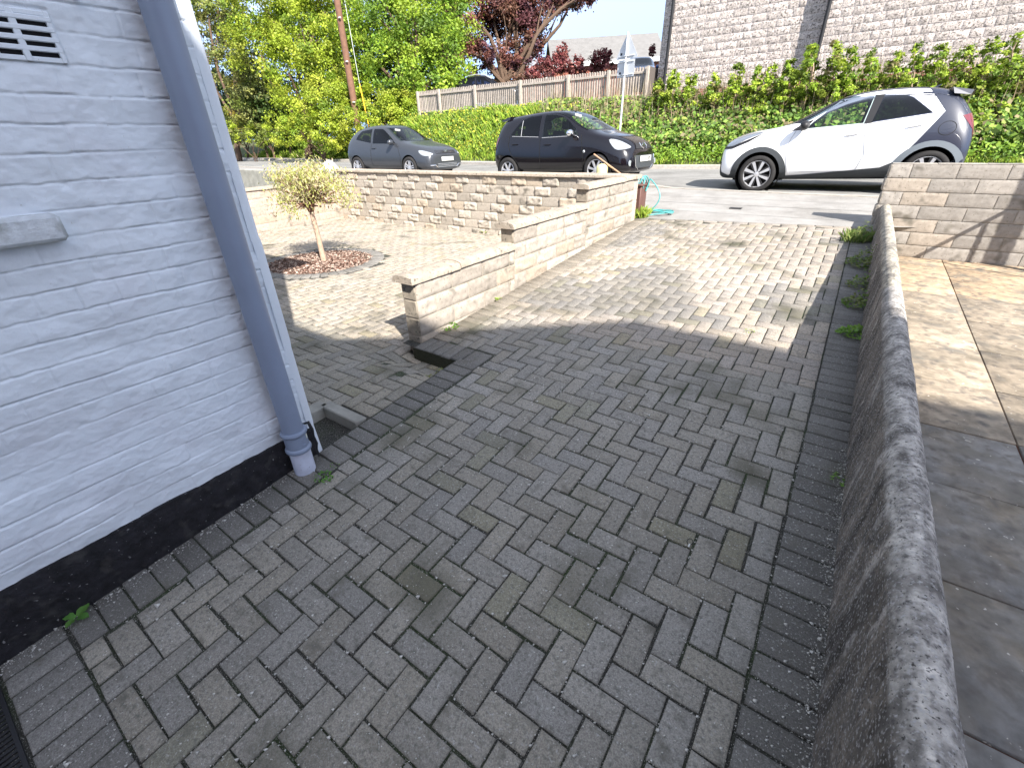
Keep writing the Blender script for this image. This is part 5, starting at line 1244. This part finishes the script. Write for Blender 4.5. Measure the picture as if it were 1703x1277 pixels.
# roadside bushes
b_ = at(530, 235, 25)
tree('roadside_bush', 'large rounded yellow-green bush by the road left of the pole', 'bush', None, (b_.x, b_.y, gz(b_.x, b_.y)),
     [pb(500, 188, 25.4, 42), pb(550, 178, 25.2, 46), pb(470, 215, 25.4, 28), pb(545, 214, 24.4, 32), pb(580, 204, 24.6, 34), pb(500, 219, 24.8, 24), pb(575, 160, 25, 30)], 30000, .115, YG, .10, 21, stems=4, sub=11, spread=.25)
b_ = at(650, 210, 25)
tree('roadside_bush', 'bright green bush between the telegraph pole and the fence', 'bush', None, (b_.x, b_.y, gz(b_.x, b_.y)),
     [pb(620, 178, 25, 32), pb(660, 180, 25, 34), pb(640, 205, 24.5, 30), pb(685, 192, 25.3, 24), pb(612, 215, 24, 24), pb(672, 215, 24, 18)], 19000, .115, YG, .09, 22, stems=3, sub=10)
b_ = at(415, 235, 29)
tree('roadside_bush', 'low olive green bush beside the road at the far left', 'bush', None, (b_.x, b_.y, gz(b_.x, b_.y)),
     [pb(400, 216, 29, 20), pb(430, 222, 28.6, 20), pb(385, 222, 29, 18), pb(455, 228, 27.5, 13)], 8000, .12, OL+YG[:2], .06, 23, stems=3)
b_ = at(425, 190, 31)
tree('roadside_bush', 'loose golden green shrub behind the low bush at the far left', 'bush', None, (b_.x, b_.y, gz(b_.x, b_.y)),
     [pb(410, 165, 31, 26), pb(440, 185, 31, 24), pb(395, 195, 31, 22), pb(455, 150, 31, 22)], 8000, .12, [(.33, .27, .04), (.24, .25, .04), (.15, .18, .04)], .07, 24, stems=3)
# dark understorey shrubs that close the gaps below the crowns
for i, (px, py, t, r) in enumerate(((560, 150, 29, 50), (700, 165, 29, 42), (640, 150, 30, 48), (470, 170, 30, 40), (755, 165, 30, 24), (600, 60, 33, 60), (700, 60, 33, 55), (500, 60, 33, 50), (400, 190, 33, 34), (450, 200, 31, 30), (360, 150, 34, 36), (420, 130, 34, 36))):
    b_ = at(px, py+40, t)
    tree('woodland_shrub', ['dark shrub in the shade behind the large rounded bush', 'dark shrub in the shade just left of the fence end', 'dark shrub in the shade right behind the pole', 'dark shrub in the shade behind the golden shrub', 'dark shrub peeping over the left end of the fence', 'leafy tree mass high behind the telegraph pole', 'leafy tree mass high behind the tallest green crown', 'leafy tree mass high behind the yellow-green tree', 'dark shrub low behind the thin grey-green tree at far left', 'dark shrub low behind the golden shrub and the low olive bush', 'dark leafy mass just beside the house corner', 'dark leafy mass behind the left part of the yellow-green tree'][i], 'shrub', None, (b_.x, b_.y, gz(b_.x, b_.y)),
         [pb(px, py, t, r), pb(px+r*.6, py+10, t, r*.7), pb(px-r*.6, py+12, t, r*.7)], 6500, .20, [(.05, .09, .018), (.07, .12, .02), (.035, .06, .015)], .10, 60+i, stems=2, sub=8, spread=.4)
# red photinia shrubs behind the fence
PH = [(.26, .075, .075), (.19, .055, .06), (.38, .15, .13), (.13, .045, .04)]
for i, (px, py, r, h, n_) in enumerate(((905, 112, 20, 18, 2600), (932, 92, 14, 20, 2600), (957, 108, 17, 14, 1800), (1000, 100, 22, 18, 3600), (884, 118, 12, 9, 900), (1085, 82, 6, 8, 400))):
    c = at(px, py+50, 22.5)
    tree('red_shrub', ['red-leaved shrub over the fence, left of the tallest red one', 'tallest red-leaved shrub, pointed, behind the middle of the fence', 'low red-leaved shrub in the dip between the two taller ones', 'dense red-leaved shrub touching the left edge of the road sign', 'small pinkish shrub at the foot of the copper beech', 'scrap of red foliage between the sign and the stone building'][i], 'shrub', 'red-leaved shrubs behind the fence', (c.x, c.y, 2.9),
         [pb(px, py, 22.5, r*.8, rz=h*.8), pb(px+r*.4, py-h*.4, 22.5, r*.4, rz=h*.6), pb(px-r*.4, py+h*.3, 22.5, r*.5, rz=h*.5), pb(px+r*.1, py+h*.8, 22.5, r, rz=h*.6)], n_, .11, PH, .05, 80+i, stems=3, sub=8, spread=.3, up=.6)

# hedge shrubs below the stone building
HG = [(.22, .32, .03), (.28, .38, .04), (.14, .22, .03), (.34, .42, .05)]
tops = [(1097, 133, 17), (1122, 118, 20), (1152, 124, 22), (1190, 123, 20), (1228, 108, 24), (1262, 112, 20), (1286, 107, 20), (1316, 98, 18), (1352, 72, 20), (1392, 70, 24), (1420, 78, 22), (1455, 84, 24), (1492, 84, 22), (1530, 76, 28), (1568, 74, 28), (1610, 76, 30), (1655, 66, 32), (1695, 56, 34), (1745, 52, 36), (1800, 50, 38)]
hedge_where = ['at its left end beside the fence corner', 'second from its left end', 'third from the left with brown stems', 'fourth from the left', 'fifth from the left, tall and narrow', 'behind the visible red bricks', 'just left of the tall pointed one', 'pointed, above the nose of the white car', 'tallest spire, crossing the building downpipe', 'right of the tallest spire', 'above the windscreen of the white car', 'above the front door of the white car', 'above the rear door of the white car', 'above the rear window of the white car', 'above the spoiler of the white car', 'broad, behind the tail of the white car', 'large, near the right edge of the picture', 'at the right edge of the picture', 'beyond the right edge', 'last beyond the right edge']
for i, (px, py, w_) in enumerate(tops):
    T = at_y(px, py, 17.9); t = 17.9/ray(px, py)[1]; s_ = t/F_PX; g0 = gz(T.x, 17.9)
    bl_ = [((T.x, 17.9, T.z-w_*.7*s_), (w_*.42*s_, .32, w_*.8*s_)), ((T.x+.10, 17.75, T.z-w_*1.7*s_), (w_*.66*s_, .42, w_*.8*s_)), ((T.x-.1, 17.8, T.z-w_*2.3*s_), (w_*.6*s_, .36, w_*.5*s_))]
    if px > 1230: bl_ += [((T.x+.15, 17.6, T.z-w_*3.2*s_), (w_*.9*s_, .45, w_*.8*s_))]
    if px > 1500: bl_ += [((T.x, 17.3, T.z-w_*3.9*s_), (w_*.9*s_, .5, w_*.9*s_))]
    tree('hedge_shrub', 'leafy green shrub of the roadside hedge, '+hedge_where[i], 'shrub', 'shrubs in the hedge below the stone building', (T.x, 17.8, g0), bl_, 3600 if px < 1500 else 5200, .075, HG if i % 3 else HG+[(.25, .22, .09)], .06, 100+i, stems=4, sub=8, spread=.26, clumpvar=.5, fork=.6, twigs=5, up=.5, bark=M['palebark'])

# ---- grass and broad-leaved ground cover on the bank
def scatter(n, xr, uf, seed):
    R = np.random.default_rng(seed); x = R.uniform(*xr, n); k = np.interp(x, [-70, -39, -21, -12, -5.3, -3.5, 8, 40], [22, 19.4, 17.2, 16.0, 15.0, 15.3, 15.6, 16])+.16+np.interp(x, [-12, -6], [.4, .15])
    y = k+uf(R, n, x); return x, y, R
def blades(name, x, y, z, h, w, pal, R, lean=.35, bend=.18):
    n = len(x); a = R.uniform(0, 2*np.pi, n); d = np.column_stack([np.cos(a), np.sin(a), np.zeros(n)]); ln = R.uniform(0, lean, n)[:, None]; b = R.uniform(0, 2*np.pi, n)
    up = np.column_stack([np.cos(b), np.sin(b), np.zeros(n)])*ln+np.array([0, 0, 1]); up /= np.linalg.norm(up, axis=1)[:, None]
    P = np.column_stack([x, y, z]); hh = h*R.uniform(.5, 1.3, n)[:, None]; ww = w*R.uniform(.7, 1.3, n)[:, None]
    tip = P+up*hh+np.column_stack([np.cos(b), np.sin(b), -np.ones(n)*.3])*hh*bend
    V = np.stack([P-d*ww*.5, P+d*ww*.5, P+up*hh*.6+d*ww*.4, tip], 1).reshape(-1, 3); F = np.arange(4*n).reshape(-1, 4)
    pal = np.array(pal); c = pal[R.integers(0, len(pal), n)]*R.uniform(.75, 1.25, (n, 1)); return np_mesh(name, V, F, [M['grassy']], None, cols=np.repeat(c, 4, axis=0))
x, y, R = scatter(120000, (-40, 6), lambda R, n, x: R.random(n)**.8*np.interp(x, [-40, -23, -19, -12, -8, 6], [4.5, 4.4, 2.6, 3.6, 3.6, 2.4]), 201)
cl = vnoise(x*.9, y*.9, 3)
o = blades('verge_grass', x, y, terr(x, y)-.02, .15*(1+2.2*np.clip(cl[:, None], -.35, .6))*(1+.6*((x > -20)&(x < -9))[:, None]+1.2*(x < -21)[:, None]), .020, [(.26, .38, .035), (.33, .45, .05), (.18, .30, .03), (.10, .17, .02), (.42, .46, .10)], R, .6)
tag(o, 'long bright green grass covering the roadside bank', 'grass', kind='stuff')
def broad(name, label, n, xr, uf, size, hz, pal, seed, cat, bunch=9):
    x, y, R = scatter(n//bunch, xr, uf, seed); cx = np.repeat(x, bunch); cy = np.repeat(y, bunch); m_ = len(cx)
    P = np.column_stack([cx+R.normal(size=m_)*.14, cy+R.normal(size=m_)*.14, terr(cx, cy)+R.uniform(.02, hz, m_)])
    N_ = R.normal(size=(m_, 3))*.55+np.array([.2, -.7, .8]); N_ /= np.linalg.norm(N_, axis=1)[:, None]; U = np.cross(N_, R.normal(size=(m_, 3))); U /= np.linalg.norm(U, axis=1)[:, None]; W = np.cross(N_, U); s_ = size*R.uniform(.5, 1.3, (m_, 1))
    pal = np.array(pal); c = np.repeat(pal[R.integers(0, len(pal), len(x))], bunch, axis=0)*R.uniform(.7, 1.3, (m_, 1))
    o = quads(P, U*s_*.5, W*s_*.34, name, [M['leaf']], np.clip(c, 0, 1)); tag(o, label, cat, kind='stuff')
broad('ground_cover', 'broad-leaved green plants covering the bank below the hedge and fence', 42000, (-11.5, 5), lambda R, n, x: .7+R.random(n)**1.2*2.3, .135, .55, [(.17, .30, .05), (.25, .38, .06), (.07, .12, .02), (.10, .18, .03), (.30, .38, .07), (.26, .21, .11)], 301, 'ground cover')
broad('nettles', 'leafy nettles and brambles along the foot of the bank', 15000, (-11, 7), lambda R, n, x: .15+R.random(n)*1.3, .09, .34, [(.20, .33, .03), (.28, .41, .05), (.13, .23, .03)], 302, 'nettles')
broad('wild_flowers', 'yellow flowered weeds dotted through the bank grass', 11000, (-21, -8), lambda R, n, x: .3+R.random(n)*3.2, .11, .50, [(.50, .46, .05), (.30, .40, .05), (.16, .27, .035), (.08, .15, .02), (.12, .2, .03)], 303, 'weeds', 6)
x, y, R = scatter(2400, (-11.5, 4), lambda R, n, x: 1.6+R.random(n)*2.0, 304)
o = blades('dead_stalks', x, y, terr(x, y), .85, .030, [(.34, .27, .17), (.28, .2, .13), (.42, .36, .24)], R, .3, .01); tag(o, 'pale dead stalks standing among the bank plants', 'dead stalks', kind='stuff')

# ---- small standard tree in the bark bed
B0 = Vector((-6.40, 3.97, .09)); top = at_y(516, 345, 3.975)
st_ = empty('small_tree', B0); tag(st_, 'small lollipop-shaped willow on a bare pale stem in the round bark bed', 'tree')
B = MB(); B.tube([B0-Vector((0, 0, .1)), B0.lerp(top, .5)+Vector((.01, 0, 0)), top], [.045, .036, .032], 12); wp(B.build('trunk', M['palebark']), st_)
random.seed(5); B = MB()
B.tube([top-Vector((0, 0, .06)), top+Vector((0, 0, .03)), top+Vector((0, 0, .12))], [.04, .07, .05], 10)
cc = at_y(512, 308, 3.975); tipsl = []
for k in range(90):
    a = random.uniform(0, 2*math.pi); el = random.uniform(-.15, 1.4); r_ = random.uniform(.30, .50)
    e = Vector((cc.x+r_*1.25*math.cos(a)*math.cos(el), cc.y+r_*1.1*math.sin(a)*math.cos(el), top.z+.10+.40*r_/.45*math.sin(el)*1.15)); pp = limb(B, top+Vector((0, 0, .06)), e, .013, .003, .16, 5); tipsl.append(e)
for k in range(7):
    a = random.uniform(0, 2*math.pi); limb(B, top+Vector((0, 0, .02)), top+Vector((.22*math.cos(a), .22*math.sin(a), random.uniform(-.04, .03))), .02, .006, .2, 5)
wp(B.build('branches', mat('brown_twigs', base=(.16, .08, .05), rough=.95, var=.3, nscale=40)), st_)
R = np.random.default_rng(8); T_ = np.array([tuple(e) for e in tipsl]); n = 6500; ii = R.integers(0, len(T_), n)
CE = T_[ii]+R.normal(size=(n, 3))*np.array([.09, .09, .075]); N_ = rand_unit(n); U = np.cross(N_, rand_unit(n)); U /= np.linalg.norm(U, axis=1)[:, None]; U[:, 2] += .5; W = np.cross(N_, U); sz = .030*R.uniform(.6, 1.4, (n, 1))
pal = np.array([(.46, .46, .15), (.62, .58, .32), (.34, .38, .09), (.55, .44, .28)])
wp(quads(CE, U*sz*.6, W*sz*.22, 'foliage', [M['leaf']], pal[R.integers(0, 4, n)]*R.uniform(.8, 1.2, (n, 1))), st_)

# ---- weeds in the joints
def weed(label, x, y, z, r, n, kind='leafy', pal=((.12, .25, .04), (.18, .33, .05), (.09, .18, .03))):
    R = np.random.default_rng(int(abs(x*1000+y*77)) % 9999); a = R.uniform(0, 2*np.pi, n)
    if kind in ('leafy', 'bushy'):
        rr_ = r*np.sqrt(R.random(n)); P = np.column_stack([x+rr_*np.cos(a), y+rr_*np.sin(a), z+R.uniform(.0, (.55 if kind == 'leafy' else 1.1)*r, n)*(1.2-rr_/r)+.006]); N_ = R.normal(size=(n, 3))*.5+np.array([0, 0, 1.0]); N_ /= np.linalg.norm(N_, axis=1)[:, None]; U = np.cross(N_, R.normal(size=(n, 3))); U /= np.linalg.norm(U, axis=1)[:, None]; W = np.cross(N_, U); s_ = (min(.03, r*.28) if kind == 'leafy' else .026)*R.uniform(.6, 1.3, (n, 1))
        p_ = np.array(pal); o = quads(P, U*s_*.6, W*s_*.42, 'weed', [M['leaf']], p_[R.integers(0, len(p_), n)]*R.uniform(.75, 1.25, (n, 1)))
    elif kind == 'broad':
        B = MB(); 
        V = []; F = []; Cc = []; k0 = 0
        for k in range(n):
            aa = 2*math.pi*k/n+.6; L_ = r*R.uniform(.75, 1.1); wv = L_*.42; ns = 9; el = R.uniform(.15, .5)
            for i in range(ns+1):
                t = i/ns; w_ = wv*math.sin(math.pi*min(1, t*.93+.06))**.8*(1+.10*math.sin(t*19)); c_ = Vector((x+math.cos(aa)*L_*(.1+t), y+math.sin(aa)*L_*(.1+t), z+.012+L_*el*t*(1.25-t)))
                for s in (-1, -.5, 0, .5, 1): V.append((c_.x-math.sin(aa)*w_*s*.5*1.6, c_.y+math.cos(aa)*w_*s*.5*1.6, c_.z+abs(s)*w_*.22+.002*math.sin(i*2+s*3)))
            for i in range(ns):
                for s in range(4): q = k0+i*5+s; F.append((q, q+1, q+6, q+5))
            Cc += [tuple(np.array(pal[k % len(pal)])*R.uniform(.85, 1.15))]*((ns+1)*5); k0 += (ns+1)*5
        o = np_mesh('weed', V, F, [M['leaf']], None, cols=np.array(Cc), smooth=True)
    else:
        rr_ = r*np.sqrt(R.random(n)); o = blades('weed', x+rr_*np.cos(a)*.8, y+rr_*np.sin(a)*.8, np.full(n, z), r*.85, .005, pal, R, .9)
    return tag(o, label, 'weed', 'weeds growing in the paving and along the walls')
def ond(px, py):
    r_ = ray(px, py); t = -CAM_H/(r_[2]-SLOPE*r_[1]); return t*r_[0], t*r_[1], CAM_H+t*r_[2]
x, y, z = ond(133, 1022); weed('broad-leaved weed with three leaves at the foot of the black plinth', x+.02, y-.012, z, .055, 4, 'broad', ((.10, .24, .05), (.13, .28, .06)))
x, y, z = ond(538, 795); weed('small clover-like weed right beside the bottom of the waste pipe', x, y, z, .055, 46, 'leafy', ((.10, .24, .04), (.14, .30, .05)))
x, y, z = ond(556, 776); weed('tiny weed sprig just beyond the waste pipe', x, y, z, .03, 14)
x, y, z = ond(745, 545); weed('leafy weed at the foot of the stepped wall near its free end', x, y, z, .10, 70)
x, y, z = ond(820, 497); weed('pale low weed at the foot of the stepped wall, nearer one in the sun', x, y, z, .09, 60, 'leafy', ((.3, .38, .08), (.22, .32, .05)))
x, y, z = ond(868, 466); weed('bright weed at the foot of the stepped wall, middle of its first step', x, y, z, .09, 60, 'leafy', ((.25, .38, .05), (.2, .32, .04)))
x, y, z = ond(955, 412); weed('row of small weeds at the foot of the second wall step', x-.02, y, z, .10, 60, 'leafy', ((.24, .36, .05), (.2, .32, .04)))
x, y, z = ond(972, 402); weed('small weed under the second wall step, right of the row', x-.02, y, z, .08, 50)
x, y, z = ond(1062, 362); weed('tall bright green weed clump at the corner of the stepped wall by the pavement', x-.03, y+.05, z, .20, 420, 'grass', ((.30, .42, .05), (.24, .36, .05), (.38, .45, .08)))
x, y, z = ond(1245, 552); weed('small weed in a joint in the sunny part of the drive', x, y, z, .045, 26, 'leafy', ((.3, .4, .08), (.22, .34, .05)))
for px, py, r_, n_, kd, lb in ((1432, 398, .17, 620, 'bushy', 'dense grassy weed at the far end of the low wall'), (1418, 402, .16, 160, 'grass', 'yellowing grass beside the drive end by the low wall'), (1440, 442, .19, 520, 'bushy', 'straggly weed against the low wall in the shade, farthest one'), (1432, 478, .14, 220, 'bushy', 'thin dry weed in the shade of the low wall'),
                               (1420, 556, .12, 160, 'leafy', 'green leafy weed against the low wall where the shade begins'), (1438, 510, .14, 300, 'bushy', 'straggly dull weed midway along the shaded wall foot'), (1401, 800, .05, 30, 'leafy', 'single small weed at the foot of the low wall, halfway along')):
    x, y, z = ond(px, py); weed(lb, min(x, .32), y, z, r_, n_, kd, ((.16, .22, .06), (.24, .27, .09), (.12, .2, .04)) if kd != 'leafy' else ((.16, .3, .05), (.2, .34, .06)))
for px, py, lb in ((715, 628, 'tuft of weed in the corner where drive and garden paving meet'), (735, 618, 'mossy weed in the dip beside the raised drive edge')):
    p = at_z(px, py, .11); weed(lb, p.x, p.y, .10, .06, 50, 'leafy', ((.14, .17, .05), (.2, .2, .07)))
for px, py, lb in ((690, 363, 'low yellow-green weeds along the foot of the front wall, left'), (810, 386, 'small bright weed at the foot of the front wall, right')):
    p = at_z(px, py, .11); weed(lb, p.x, p.y-.02, .11, .14, 80, 'leafy', ((.3, .38, .08), (.22, .3, .06)))
# ---- grit on the near paving
R = np.random.default_rng(77); n = 15000
gx_ = R.uniform(-2.0, .33, n); gy_ = R.uniform(-.36, 2.6, n)
wgt = (np.abs(((gx_-oxD)/C) % 1-.5) > .40)|(np.abs(((gy_-oyD)/C) % 1-.5) > .40)|(gx_ > .16)|(R.random(n) < .18); gx_ = gx_[wgt]; gy_ = gy_[wgt]
e_ = R.random(len(gx_)) < .22; gx_[e_] = .352-np.abs(R.normal(size=e_.sum()))*.025
wp2 = np.column_stack([-2.21+np.abs(R.normal(size=500))*.03, R.uniform(-.4, .9, 500)]); gx_ = np.concatenate([gx_, wp2[:, 0]]); gy_ = np.concatenate([gy_, wp2[:, 1]])
n = len(gx_); s_ = np.exp(R.normal(size=n)*.5)*.0017; tet = np.array([[1, 1, 1], [1, -1, -1], [-1, 1, -1], [-1, -1, 1]], float)
V = (tet[None]*s_[:, None, None]*R.uniform(.6, 1.3, (n, 4, 1))); V[..., 2] *= .6; V += np.column_stack([gx_, gy_, SLOPE*gy_+s_*.4])[:, None]
F = (np.array([[0, 1, 2], [0, 3, 1], [0, 2, 3], [1, 3, 2]])[None]+4*np.arange(n)[:, None, None]).reshape(-1, 3)
o = np_mesh('grit', V.reshape(-1, 3), F, [M['grit']]); tag(o, 'pale grit scattered in the joints and along the edges of the drive', 'grit', kind='stuff')
